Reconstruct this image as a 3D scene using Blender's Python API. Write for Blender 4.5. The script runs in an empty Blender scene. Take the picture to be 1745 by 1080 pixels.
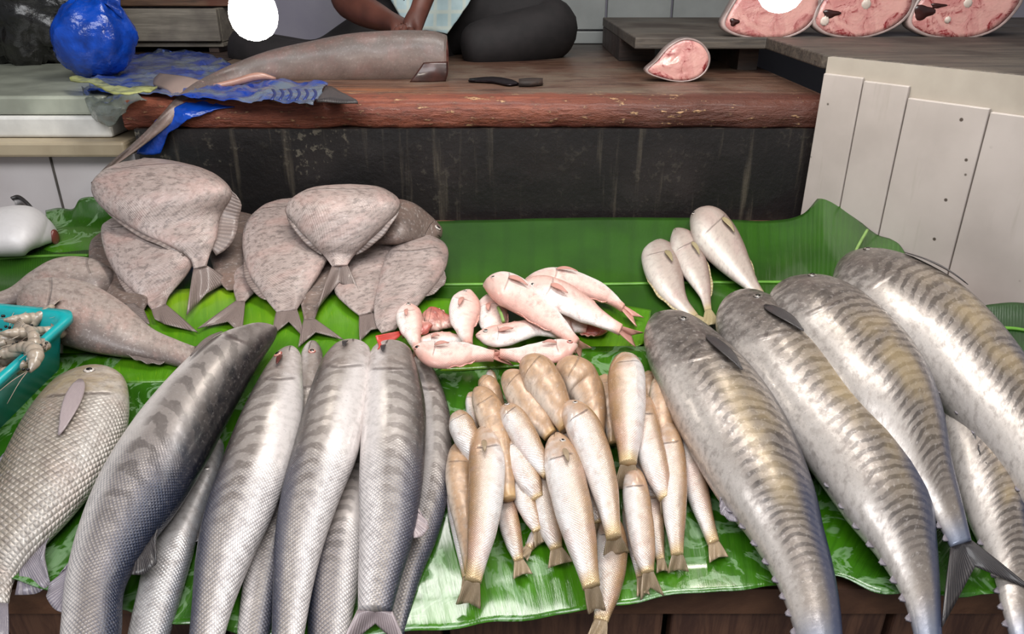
import bpy, math, random
from mathutils import Vector, noise as mnoise
random.seed(7)
C = bpy.context.scene.collection
sc = bpy.context.scene
# ------------------------------------------------------------------ camera
FPX = 1300.0; PITCH = math.radians(25.0); CAMZ = 1.5
cd = bpy.data.cameras.new('camera'); cam = bpy.data.objects.new('camera', cd); C.objects.link(cam)
cam.location = (0, 0, CAMZ); cam.rotation_euler = (math.radians(65), 0, 0)
cd.sensor_width = 36; cd.lens = FPX * 36 / 1745; cd.clip_start = 0.02
sc.camera = cam
# ------------------------------------------------------------------ light
w = bpy.data.worlds.new('world'); sc.world = w; w.use_nodes = True
w.node_tree.nodes['Background'].inputs[0].default_value = (0.92, 0.96, 1.0, 1)
w.node_tree.nodes['Background'].inputs[1].default_value = 0.22
def area(name, loc, target, size, sizey, power, col):
    ld = bpy.data.lights.new(name, 'AREA'); ld.shape = 'RECTANGLE'; ld.size = size; ld.size_y = sizey
    ld.energy = power; ld.color = col
    o = bpy.data.objects.new(name, ld); C.objects.link(o); o.location = loc
    o.rotation_euler = (Vector(target) - Vector(loc)).to_track_quat('-Z', 'Y').to_euler()
    return o
area('stall_opening_daylight', (-0.4, -0.6, 3.0), (0, 1.1, 0.9), 2.6, 1.0, 54, (0.97, 0.98, 1.0))
area('overhead_soft_fill', (0.25, 1.25, 2.5), (0.1, 1.0, 0.9), 1.5, 0.35, 22, (1.0, 0.97, 0.93))  # added soft fill from above for highlights on the fish; no visible lamp
sc.view_settings.view_transform = 'Standard'; sc.view_settings.look = 'None'
sc.view_settings.gamma = 1; sc.view_settings.use_curve_mapping = False
sc.view_settings.exposure = 0.2

# ------------------------------------------------------------------ geometry of the place
SL = math.tan(math.radians(9.0)); Z0 = 0.75                      # table surface: z = Z0 + SL*y
NRM = Vector((0, -SL, 1)).normalized()
def ray(px, py):
    x = (px - 872.5) / FPX; yc = (py - 540) / FPX
    return Vector((x, math.cos(PITCH) - yc * math.sin(PITCH), -math.sin(PITCH) - yc * math.cos(PITCH)))
def P(px, py, h=0.0):                                            # a point on the sloping table top, h above it
    d = ray(px, py); t = (CAMZ - Z0 - h) / (SL * d.y - d.z)
    return Vector((0, 0, CAMZ)) + d * t
def Q(px, py, y):                                                # a point at depth y
    d = ray(px, py); return Vector((0, 0, CAMZ)) + d * (y / d.y)
def Zp(px, py, z):
    d = ray(px, py); return Vector((0, 0, CAMZ)) + d * ((z - CAMZ) / d.z)

def lin(c):
    if isinstance(c, str):
        c = [int(c[i:i+2], 16) for i in (0, 2, 4)]
    return tuple((v/255/12.92 if v/255 <= 0.04045 else ((v/255+0.055)/1.055)**2.4) for v in c) + (1,)

# ------------------------------------------------------------------ node helper
class NT:
    def __init__(s, name):
        s.mat = bpy.data.materials.new(name); s.mat.use_nodes = True
        s.t = s.mat.node_tree; s.b = s.t.nodes['Principled BSDF']; s._a = {}
    def put(s, sock, v):
        if v is None: return
        if isinstance(v, bpy.types.NodeSocket): s.t.links.new(v, sock)
        else: sock.default_value = v
    def m(s, op, a, b=None, c=None, clamp=False):
        n = s.t.nodes.new('ShaderNodeMath'); n.operation = op; n.use_clamp = clamp
        for i, v in enumerate((a, b, c)): s.put(n.inputs[i], v)
        return n.outputs[0]
    def mr(s, v, a, b, c=0.0, d=1.0, smooth=True):
        n = s.t.nodes.new('ShaderNodeMapRange'); n.interpolation_type = 'SMOOTHSTEP' if smooth else 'LINEAR'
        for i, x in enumerate((v, a, b, c, d)): s.put(n.inputs[i], x)
        return n.outputs[0]
    def mix(s, f, a, b, mode='MIX'):
        n = s.t.nodes.new('ShaderNodeMix'); n.data_type = 'RGBA'; n.blend_type = mode
        s.put(n.inputs[0], f)
        s.put(n.inputs[6], lin(a) if isinstance(a, (str, tuple)) else a)
        s.put(n.inputs[7], lin(b) if isinstance(b, (str, tuple)) else b)
        return n.outputs[2]
    def attr(s, name):
        if name not in s._a:
            n = s.t.nodes.new('ShaderNodeAttribute'); n.attribute_name = name
            x = s.t.nodes.new('ShaderNodeSeparateXYZ'); s.t.links.new(n.outputs['Vector'], x.inputs[0])
            s._a[name] = (n.outputs['Vector'], x.outputs[0], x.outputs[1], x.outputs[2])
        return s._a[name]
    def obj(s):
        if 'O' not in s._a:
            n = s.t.nodes.new('ShaderNodeTexCoord'); x = s.t.nodes.new('ShaderNodeSeparateXYZ')
            s.t.links.new(n.outputs['Object'], x.inputs[0])
            s._a['O'] = (n.outputs['Object'], x.outputs[0], x.outputs[1], x.outputs[2])
        return s._a['O']
    def rnd(s):
        if 'R' not in s._a:
            s._a['R'] = s.t.nodes.new('ShaderNodeObjectInfo').outputs['Random']
        return s._a['R']
    def vec(s, x, y, z=0.0):
        n = s.t.nodes.new('ShaderNodeCombineXYZ')
        for i, v in enumerate((x, y, z)): s.put(n.inputs[i], v)
        return n.outputs[0]
    def scale(s, v, k):
        n = s.t.nodes.new('ShaderNodeVectorMath'); n.operation = 'MULTIPLY'; s.put(n.inputs[0], v); n.inputs[1].default_value = k
        return n.outputs[0]
    def noise(s, v, sc_, det=3, rough=0.55, dist=0.0):
        n = s.t.nodes.new('ShaderNodeTexNoise'); s.put(n.inputs['Vector'], v); n.inputs['Scale'].default_value = sc_
        n.inputs['Detail'].default_value = det; n.inputs['Roughness'].default_value = rough; n.inputs['Distortion'].default_value = dist
        return n.outputs[0]
    def vor(s, v, sc_, feat='F1'):
        n = s.t.nodes.new('ShaderNodeTexVoronoi'); n.feature = feat; s.put(n.inputs['Vector'], v); n.inputs['Scale'].default_value = sc_
        return n.outputs['Distance']
    def bump(s, h, strength=0.5, dist=0.002):
        n = s.t.nodes.new('ShaderNodeBump'); s.put(n.inputs['Height'], h); n.inputs['Strength'].default_value = strength
        n.inputs['Distance'].default_value = dist
        s.t.links.new(n.outputs[0], s.b.inputs['Normal'])
    def fin(s, col, rough=0.5, metal=0.0, coat=0.0, spec=0.5, trans=0.0, sss=0.0, alpha=None, coat_rough=0.12):
        B = s.b.inputs
        s.put(B['Base Color'], lin(col) if isinstance(col, (str, tuple)) else col)
        s.put(B['Roughness'], rough); s.put(B['Metallic'], metal); B['Coat Weight'].default_value = coat
        B['Coat Roughness'].default_value = coat_rough
        B['Specular IOR Level'].default_value = spec; B['Transmission Weight'].default_value = trans
        if sss:
            B['Subsurface Weight'].default_value = sss; B['Subsurface Radius'].default_value = (0.01, 0.004, 0.003)
            B['Subsurface Scale'].default_value = 0.4
        if alpha is not None: s.put(B['Alpha'], alpha)
        return s.mat

def mat_plain(name, col, rough=0.5, var=0.12, vs=20, **k):
    n = NT(name); v = n.noise(n.obj()[0], vs, 4)
    dark = tuple(int(c*(1-var*2)) for c in (int(col[i:i+2], 16) for i in (0, 2, 4)))
    n.bump(v, 0.3, 0.002)
    return n.fin(n.mix(n.mr(v, 0.3, 0.7), dark, col), rough, **k)

# ------------------------------------------------------------------ mesh helper
def link_mesh(name, verts, faces, mat, loc=Vector((0, 0, 0)), parent=None, attrs=None, smooth=True):
    me = bpy.data.meshes.new(name); me.from_pydata([tuple(Vector(v) - loc) for v in verts], [], faces)
    me.polygons.foreach_set('use_smooth', [smooth] * len(me.polygons)); me.materials.append(mat)
    for k, vals in (attrs or {}).items():
        a = me.attributes.new(k, 'FLOAT_VECTOR', 'POINT')
        a.data.foreach_set('vector', [x for v in vals for x in v])
    me.validate(); me.update()
    o = bpy.data.objects.new(name, me); C.objects.link(o)
    if parent: o.parent = parent
    else: o.location = loc
    return o
def tag(o, label, cat, group=None):
    o['label'] = label; o['category'] = cat
    if group: o['group'] = group
    return o
def thing(name, label, cat, loc, group=None):
    o = bpy.data.objects.new(name, None); C.objects.link(o); o.location = loc; o.empty_display_size = 0.05
    return tag(o, label, cat, group)
def struct(o):
    o['kind'] = 'structure'; return o
def grid_faces(nu, nv, closed_v=False):
    f = []
    for i in range(nu - 1):
        for j in range(nv if closed_v else nv - 1):
            k = (j + 1) % nv
            f.append((i*nv + j, i*nv + k, (i+1)*nv + k, (i+1)*nv + j))
    return f
def sheet(name, G, th, mat, loc=Vector((0, 0, 0)), parent=None, attrs=True):
    """closed thin solid from a grid of points G[i][j]"""
    nu, nv = len(G), len(G[0]); top = []; bot = []; at = []
    for i in range(nu):
        for j in range(nv):
            a = G[min(i+1, nu-1)][j] - G[max(i-1, 0)][j]; b = G[i][min(j+1, nv-1)] - G[i][max(j-1, 0)]
            n = a.cross(b)
            if n.length < 1e-12: n = Vector(NRM)
            n.normalize()
            top.append(G[i][j] + n*th/2); bot.append(G[i][j] - n*th/2)
            at.append((i/(nu-1), j/(nv-1), 0))
    N = nu*nv; f = grid_faces(nu, nv); F = list(f) + [tuple(reversed([x+N for x in q])) for q in f]
    ring = [i*nv for i in range(nu)] + [(nu-1)*nv + j for j in range(1, nv)] + [i*nv + nv-1 for i in range(nu-2, -1, -1)] + [j for j in range(nv-2, 0, -1)]
    for a, b in zip(ring, ring[1:] + ring[:1]): F.append((a, b, b+N, a+N))
    return link_mesh(name, top+bot, F, mat, loc, parent, {'fp': at+at})
def lerp(a, b, t): return a + (b-a)*t
def cr(pts, t):
    """Catmull-Rom through tuples, t in 0..1"""
    n = len(pts) - 1; x = min(max(t, 0), 1)*n; i = min(int(x), n-1); u = x - i
    p1, p2 = pts[i], pts[i+1]
    p0 = pts[i-1] if i > 0 else tuple(2*a-b for a, b in zip(p1, p2))
    p3 = pts[i+2] if i+2 <= n else tuple(2*b-a for a, b in zip(p1, p2))
    return tuple(0.5*((2*b) + (c-a)*u + (2*a-5*b+4*c-d)*u*u + (3*b-a-3*c+d)*u**3) for a, b, c, d in zip(p0, p1, p2, p3))
def tube(name, pts, rad, mat, loc=Vector((0, 0, 0)), parent=None, seg=10, n=None, squash=1.0):
    """tapered tube through 3-D points"""
    n = n or len(pts)*4; V = []; at = []; R = rad if isinstance(rad, (list, tuple)) else [rad]*len(pts)
    Ps = [tuple(p) + (r,) for p, r in zip(pts, R)]; cs = [cr(Ps, i/(n-1)) for i in range(n)]
    up = Vector((0, 0, 1))
    for i in range(n):
        c = Vector(cs[i][:3]); t = Vector(cs[min(i+1, n-1)][:3]) - Vector(cs[max(i-1, 0)][:3])
        t.normalize(); s = t.cross(up)
        if s.length < 0.05: s = t.cross(Vector((0, 1, 0)))
        s.normalize(); q = s.cross(t)
        for j in range(seg):
            a = 2*math.pi*j/seg
            V.append(c + s*math.cos(a)*cs[i][3] + q*math.sin(a)*cs[i][3]*squash); at.append((i/(n-1), j/seg, 0))
    F = grid_faces(n, seg, True); F.append(tuple(range(seg))[::-1]); F.append(tuple((n-1)*seg + j for j in range(seg)))
    return link_mesh(name, V, F, mat, loc, parent, {'fp': at})
def ball(name, c, r, mat, axes=None, loc=Vector((0, 0, 0)), parent=None, nu=10, nv=16, disp=None):
    ax = axes or (Vector((1, 0, 0)), Vector((0, 1, 0)), Vector((0, 0, 1)))
    r = r if isinstance(r, (tuple, list)) else (r, r, r); V = []; at = []
    for i in range(nu+1):
        p = math.pi*i/nu
        for j in range(nv):
            a = 2*math.pi*j/nv
            d = Vector((math.sin(p)*math.cos(a), math.sin(p)*math.sin(a), math.cos(p)))
            k = 1 + (disp(d) if disp else 0)
            V.append(c + (ax[0]*d.x*r[0] + ax[1]*d.y*r[1] + ax[2]*d.z*r[2])*k); at.append((math.sin(p) if d.z > 0 else 1, p/math.pi, 0))
    return link_mesh(name, V, grid_faces(nu+1, nv, True), mat, loc, parent, {'fp': at})
def box(name, a, b, mat, parent=None, loc=Vector((0, 0, 0)), bev=0.0):
    x0, y0, z0 = a; x1, y1, z1 = b
    V = [Vector(v) for v in ((x0,y0,z0),(x1,y0,z0),(x1,y1,z0),(x0,y1,z0),(x0,y0,z1),(x1,y0,z1),(x1,y1,z1),(x0,y1,z1))]
    F = [(3,2,1,0),(4,5,6,7),(0,1,5,4),(1,2,6,5),(2,3,7,6),(3,0,4,7)]
    o = link_mesh(name, V, F, mat, loc, parent, smooth=False)
    if bev:
        md = o.modifiers.new('bevel', 'BEVEL'); md.width = bev; md.segments = 2
    return o
def prism(name, poly, z0, z1, mat, parent=None, loc=Vector((0, 0, 0)), bev=0.0):
    """vertical prism; z0/z1 numbers or functions of (x,y)"""
    f0 = z0 if callable(z0) else (lambda x, y: z0); f1 = z1 if callable(z1) else (lambda x, y: z1)
    n = len(poly)
    V = [Vector((x, y, f0(x, y))) for x, y in poly] + [Vector((x, y, f1(x, y))) for x, y in poly]
    F = [tuple(range(n))[::-1], tuple(range(n, 2*n))] + [(i, (i+1) % n, (i+1) % n + n, i+n) for i in range(n)]
    o = link_mesh(name, V, F, mat, loc, parent, smooth=False)
    if bev:
        md = o.modifiers.new('bevel', 'BEVEL'); md.width = bev; md.segments = 2
    return o

# ------------------------------------------------------------------ fish materials
def fish_mat(name, back, flank, belly, tb=(0.55, 0.85), tw=(0.1, 0.4), bar=None, lattice=None, mottle=None, head=None,
             gill=0.2, rough=0.32, metal=0.25, coat=0.35, tailc=None, bumpd=0.0012, pink=None, sss=0.0, spots=None, mouth=0.45, gk=0.6, grime=0.45, gold=0.0, rb=0.0, warp=1.6, mscale=45):
    n = NT(name); _, S, T, _z = n.attr('fp'); MV, U, V, _ = n.attr('fm'); R = n.rnd()
    off = n.m('MULTIPLY', R, 37.0); nv = n.vec(n.m('ADD', U, off), V, 0.0)
    big = n.noise(nv, 14, 3); fine = n.noise(nv, 90, 5, 0.65)
    tt = n.m('ADD', T, n.m('MULTIPLY', n.m('SUBTRACT', big, 0.5), 0.25))
    col = n.mix(n.mr(tt, tw[0], tw[1]), belly, flank); col = n.mix(n.mr(tt, tb[0], tb[1]), col, back)
    if mottle:
        c, a, b, amt = mottle
        mm = n.m('MULTIPLY', n.mr(n.noise(nv, mscale, 5, 0.7), a, b), amt); col = n.mix(mm, col, c)
    if pink:
        c, amt = pink
        col = n.mix(n.m('MULTIPLY', n.mr(n.noise(nv, 22, 3), 0.45, 0.7), amt), col, c)
    hgt = n.m('MULTIPLY', fine, 0.35)
    if lattice:
        size, amt, c, s0, s1 = lattice
        p = n.m('MULTIPLY', n.m('ADD', U, V), math.pi/size); q = n.m('MULTIPLY', n.m('SUBTRACT', U, V), math.pi/size)
        d = n.m('MULTIPLY', n.m('ABSOLUTE', n.m('SINE', p)), n.m('ABSOLUTE', n.m('SINE', q)))
        ms = n.m('MULTIPLY', n.mr(S, s0, s0+0.12), n.mr(S, s1, s1-0.12+0.0001) if s1 < 1 else 1.0)
        ln = n.m('MULTIPLY', n.mr(d, 0.32, 0.05), ms)
        ln2 = n.m('MULTIPLY', ln, n.mr(fine, 0.25, 0.6))
        col = n.mix(n.m('MULTIPLY', ln2, amt), col, c); hgt = n.m('ADD', hgt, n.m('MULTIPLY', n.m('MULTIPLY', d, ms), min(0.9, amt*1.8)))
    if bar:
        N_, amt, c, t0, t1, s0, s1, slant, thr = bar
        ph = n.m('ADD', n.m('MULTIPLY', S, N_), n.m('MULTIPLY', n.m('SINE', n.m('MULTIPLY', T, 3.1416)), slant))
        ph = n.m('ADD', ph, n.m('MULTIPLY', n.m('SUBTRACT', n.noise(nv, 30, 3), 0.5), warp)); ph = n.m('ADD', ph, off)
        wv = n.m('SINE', n.m('MULTIPLY', ph, 6.2832))
        mk = n.mr(wv, thr, thr+0.6)
        mk = n.m('MULTIPLY', mk, n.m('MULTIPLY', n.mr(T, t0, t0+0.12), n.mr(T, t1, t1-0.12)))
        mk = n.m('MULTIPLY', mk, n.m('MULTIPLY', n.mr(S, s0, s0+0.08), n.mr(S, s1, s1-0.2)))
        mk = n.m('MULTIPLY', mk, n.mr(n.noise(nv, 60, 3), 0.2, 0.55, 0.5, 1.0))
        col = n.mix(n.m('MULTIPLY', mk, amt), col, c)
    if spots:
        c, sc_, thr, amt = spots
        col = n.mix(n.m('MULTIPLY', n.mr(n.vor(nv, sc_), thr, thr*0.5), amt), col, c)
    # gill cover edge and mouth
    g = n.m('ADD', gill, n.m('MULTIPLY', n.m('SINE', n.m('MULTIPLY', T, 3.1416)), 0.035))
    if head:
        col = n.mix(n.m('MULTIPLY', n.m('MULTIPLY', n.mr(n.m('SUBTRACT', S, g), 0.015, -0.03), n.mr(n.noise(nv, 55, 3), 0.35, 0.62, 0.35, 1.0)), head[1]), col, head[0])
    gd = n.m('ABSOLUTE', n.m('SUBTRACT', S, g)); gm = n.m('MULTIPLY', n.mr(gd, 0.009, 0.001), n.m('MULTIPLY', n.mr(T, 0.08, 0.2), n.mr(T, 0.82, 0.68)))
    col = n.mix(n.m('MULTIPLY', gm, gk), col, '3a2a28')
    md = n.m('ABSOLUTE', n.m('SUBTRACT', n.m('ADD', T, n.m('MULTIPLY', S, 0.9)), mouth)); mm = n.m('MULTIPLY', n.mr(md, 0.035, 0.01), n.mr(S, 0.075, 0.05))
    col = n.mix(n.m('MULTIPLY', mm, 0.8), col, '2a1c1a')
    hgt = n.m('SUBTRACT', hgt, n.m('ADD', n.m('MULTIPLY', gm, 1.5), mm))
    col = n.mix(n.mr(fine, 0.42, 0.68, 0.0, grime), col, '5f534d'); col = n.mix(n.mr(n.noise(nv, 170, 3, 0.7), 0.52, 0.75, 0.0, grime*0.9), col, 'd8cfca')
    if gold: col = n.mix(n.m('MULTIPLY', n.m('MULTIPLY', n.mr(S, 0.2, 0.4), n.mr(S, 0.7, 0.5)), n.m('MULTIPLY', n.mr(T, 0.3, 0.5), n.m('MULTIPLY', n.mr(T, 0.85, 0.65), n.mr(big, 0.35, 0.65, 0, gold)))), col, 'c9b083')
    if tailc: col = n.mix(n.mr(S, 0.86, 1.0), col, tailc)
    if rb: col = n.mix(n.m('MULTIPLY', n.m('MULTIPLY', n.mr(S, 0.38, 0.6), n.mr(T, 0.6, 0.8)), rb), col, '36415f')
    n.bump(hgt, 0.75, bumpd*1.3)
    r = n.m('ADD', n.m('MULTIPLY', n.m('SUBTRACT', fine, 0.5), 0.6), rough+0.08)
    return n.fin(col, r, metal, coat*0.35, 0.5, sss=sss, coat_rough=0.22)
def fin_mat(name, c1, c2, rays=26, alpha=1.0, rough=0.4):
    n = NT(name); V, A, B, _ = n.attr('fp')
    st = n.m('SINE', n.m('MULTIPLY', A, rays*6.2832)); k = n.mr(st, -0.6, 0.8)
    nz = n.noise(n.scale(V, (6, 3, 1)), 3, 3)
    col = n.mix(n.m('MULTIPLY', k, 0.6), c1, c2); col = n.mix(n.mr(nz, 0.35, 0.7, 0, 0.5), col, c1)
    n.bump(k, 0.5, 0.0008)
    return n.fin(col, rough, 0.05, 0.25, alpha=alpha)
def eye_mat(name, iris, pupil='14100f', edge='4a3c38'):
    n = NT(name); _, A, B, _ = n.attr('fp')
    col = n.mix(n.mr(A, 0.5, 0.58), pupil, iris); col = n.mix(n.mr(A, 0.86, 0.95), col, edge)
    return n.fin(col, 0.12, 0.0, 0.8)

M = {}
M['barra'] = fish_mat('barracuda skin', '3f3a38', '9d948e', 'd9d1ce', (0.66, 0.96), (0.22, 0.5), bar=(21, 0.6, '5c524d', 0.36, 0.98, 0.09, 0.72, 1.1, -0.1), rb=0.4,
                      lattice=(0.0048, 0.55, '5c6478', 0.42, 1.0), gill=0.17, rough=0.28, metal=0.22, head=('8d7d75', 0.5), bumpd=0.0006, grime=0.3)
M['barra_dark'] = fish_mat('dark backed barracuda skin', '17171b', '908782', 'd4ccc8', (0.66, 0.92), (0.18, 0.46), bar=(20, 0.55, '49423f', 0.3, 0.98, 0.12, 0.75, 1.1, -0.1),
                      lattice=(0.0050, 0.6, '36425e', 0.45, 1.0), rb=0.3, gill=0.17, rough=0.28, metal=0.22, head=('4d4340', 0.5), bumpd=0.0006, grime=0.16)
M['barra_pale'] = fish_mat('pale silver belly skin', '85868c', 'c4bfbd', 'dedad8', (0.7, 1.0), (0.1, 0.3), bar=(20, 0.3, '7a726e', 0.55, 0.98, 0.1, 0.6, 1.0, 0.1),
                      lattice=(0.0045, 0.35, '8890a4', 0.4, 1.0), gill=0.17, rough=0.26, metal=0.4, bumpd=0.0006)
M['seer'] = fish_mat('mackerel skin', '33353f', '877d75', 'c4bcb6', (0.80, 0.99), (0.02, 0.36), bar=(42, 0.78, '463f3c', 0.18, 0.97, 0.13, 0.86, 1.9, -0.05), warp=1.5,
                     mottle=('5a524e', 0.5, 0.75, 0.3), gill=0.2, rough=0.27, metal=0.32, head=('4a4340', 0.75), bumpd=0.0009, tailc='757b8c', gold=0.45, rb=0.75, gk=0.2, grime=0.4)
M['seer_head'] = M['seer']
M['carp'] = fish_mat('large scaled fish skin', '857868', 'a2978b', 'c6beb6', (0.6, 0.9), (0.15, 0.45), lattice=(0.0085, 0.5, '574d44', 0.2, 1.0),
                     gill=0.22, rough=0.33, metal=0.2, head=('a28c66', 0.6), bumpd=0.0016, pink=('a88a7c', 0.3))
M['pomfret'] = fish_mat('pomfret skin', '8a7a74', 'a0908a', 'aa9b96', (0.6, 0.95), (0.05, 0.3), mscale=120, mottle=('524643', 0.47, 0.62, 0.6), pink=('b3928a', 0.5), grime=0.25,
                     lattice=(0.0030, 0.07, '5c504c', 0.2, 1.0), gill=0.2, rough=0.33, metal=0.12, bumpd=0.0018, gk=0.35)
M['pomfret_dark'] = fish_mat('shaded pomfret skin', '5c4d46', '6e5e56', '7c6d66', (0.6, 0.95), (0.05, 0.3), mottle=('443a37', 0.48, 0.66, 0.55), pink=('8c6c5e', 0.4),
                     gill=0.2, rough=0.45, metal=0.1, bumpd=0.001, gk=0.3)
M['greyfish'] = fish_mat('grey pink fish skin', '6b5f5b', 'a3948c', 'b3a59e', (0.62, 0.95), (0.05, 0.3), mottle=('7f706a', 0.48, 0.7, 0.5), pink=('b08c82', 0.5),
                     gill=0.2, rough=0.4, metal=0.1, bumpd=0.0012, gk=0.3)
M['shark'] = fish_mat('shark skin', '5d514c', '83716a', '9a857a', (0.4, 0.8), (0.0, 0.35), mottle=('6a5a54', 0.45, 0.7, 0.4), pink=('8a5f58', 0.3), gill=-1, rough=0.4,
                     metal=0.0, mouth=-5, bumpd=0.0008, grime=0.18)
M['snapper'] = fish_mat('pink snapper skin', 'd5a497', 'e6cbc0', 'efe5df', (0.6, 0.95), (0.15, 0.55), mottle=('d48c84', 0.52, 0.72, 0.5), lattice=(0.0032, 0.25, 'c78f86', 0.25, 1.0),
                     gill=0.24, rough=0.3, metal=0.08, head=('dfa79a', 0.45), sss=0.03, tailc='d4a091', bumpd=0.0008, gk=0.3, grime=0.2)
M['snapper_red'] = fish_mat('red snapper skin', 'b4584c', 'c98a7c', 'd9b3a6', (0.5, 0.9), (0.1, 0.4), mottle=('a83f3a', 0.45, 0.65, 0.6), gill=0.24, rough=0.3, metal=0.05, sss=0.05, gk=0.4)
M['croaker'] = fish_mat('croaker skin', '917a70', 'b9aaa0', 'd0c7be', (0.55, 0.9), (0.1, 0.4), mottle=('a48d86', 0.5, 0.75, 0.4), gill=0.26, rough=0.33, metal=0.12, sss=0.04,
                     bumpd=0.0008, pink=('b08f8c', 0.35), tailc='b3a078', gk=0.4, grime=0.2)
M['whiting'] = fish_mat('silver whiting skin', 'a8845f', 'd3c1b3', 'e8e2df', (0.5, 0.9), (0.15, 0.5), lattice=(0.0028, 0.22, 'a8948a', 0.2, 1.0), gill=0.2, rough=0.16, metal=0.2, mottle=('b59682', 0.52, 0.7, 0.45),
                     head=('b88f68', 0.7), sss=0.04, bumpd=0.0006, pink=('cfa79c', 0.4), tailc='c2a67c', gk=0.6, grime=0.2)
M['whiting_tan'] = fish_mat('tan whiting skin', 'a5815f', 'b8977a', 'd9c8b8', (0.4, 0.85), (0.0, 0.25), mottle=('a88666', 0.5, 0.7, 0.4), gill=0.2, rough=0.3, metal=0.08,
                     head=('bb9877', 0.5), sss=0.04, bumpd=0.0006, tailc='b59264', gk=0.35, grime=0.35)
M['whitebelly'] = fish_mat('white belly skin', '8f8c8c', 'c4c0c0', 'd0cccc', (0.8, 1.0), (0, 0.2), gill=-1, rough=0.35, metal=0.0, mouth=-5, bumpd=0.0006, grime=0.06)
M['fin_grey'] = fin_mat('grey fin', '5f5450', '8b7d77'); M['fin_dark'] = fin_mat('dark fin', '2d2a2c', '57504e')
M['fin_silver'] = fin_mat('silver fin', '77707a', 'aaa2a2', 22); M['gill_red'] = fin_mat('dark red gill', '4a1c18', '7a3a32', 8); M['fin_pom'] = fin_mat('pomfret fin', '6e605b', '92827b', 20, 1.0, 0.45); M['fin_pale'] = fin_mat('pale pinkish fin', '9a8a8c', 'c2b4b2', 20); M['fin_pink'] = fin_mat('pink fin', 'cf8f80', 'e6bfb2', 18, 0.92)
M['fin_tan'] = fin_mat('tan fin', '9c8468', 'c8b79c', 16, 0.9); M['fin_red'] = fin_mat('red fin', 'c23a34', 'e2685a', 14)
M['fin_yellow'] = fin_mat('pale yellow fin', 'a08f68', 'cabf9e', 16, 0.95)
M['eye_pale'] = eye_mat('pale eye', 'b8aea6'); M['pupil'] = mat_plain('black pupil', '0e0c0b', 0.1); M['eye_dark'] = eye_mat('dull dark eye', '6a625c', '0e0c0c', '3a3330'); M['eye_gold'] = eye_mat('golden eye', 'b79a66'); M['eye_red'] = eye_mat('red rimmed eye', 'c08c80', edge='a04a44')

# ------------------------------------------------------------------ fish builder
PROF = {
 'whiting': [(0, .42), (.07, .68), (.16, .90), (.30, 1), (.5, .97), (.7, .78), (.86, .58), (.95, .48), (1, .46)],
 'snapper': [(0, .32), (.08, .66), (.2, .92), (.35, 1), (.55, .88), (.73, .60), (.88, .38), (.95, .30), (1, .30)],
 'barra':   [(0, .42), (.08, .62), (.2, .82), (.4, 1), (.6, .97), (.78, .78), (.9, .55), (1, .42)],
 'pomfret': [(0, .25), (.08, .5), (.2, .82), (.38, 1), (.5, .98), (.7, .62), (.86, .26), (.94, .13), (1, .12)],
 'croaker': [(0, .45), (.08, .74), (.2, .97), (.35, 1), (.5, .85), (.7, .5), (.85, .3), (1, .24)],
}
def prof(name, s):
    p = PROF[name]
    for (a, x), (b, y) in zip(p, p[1:]):
        if s <= b:
            u = (s-a)/(b-a); u = u*u*(3-2*u); return x + (y-x)*u
    return p[-1][1]
def spine_ribs(sp, W, pf, n=11):
    """sp: (px,py,h) from snout to tail root; W full width in pixels"""
    R = []; sp = [q if len(q) == 3 else q + (0.0,) for q in sp]
    for i in range(n):
        s = i/(n-1); x, y, h = cr(sp, s); x2, y2, _ = cr(sp, min(s+.02, 1)); x1, y1, _ = cr(sp, max(s-.02, 0))
        d = Vector((x2-x1, y2-y1)).normalized(); nx, ny = d.y, -d.x; k = W*prof(pf, s)/2
        R.append((x-nx*k, y-ny*k, x+nx*k, y+ny*k, h))
    return R
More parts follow.
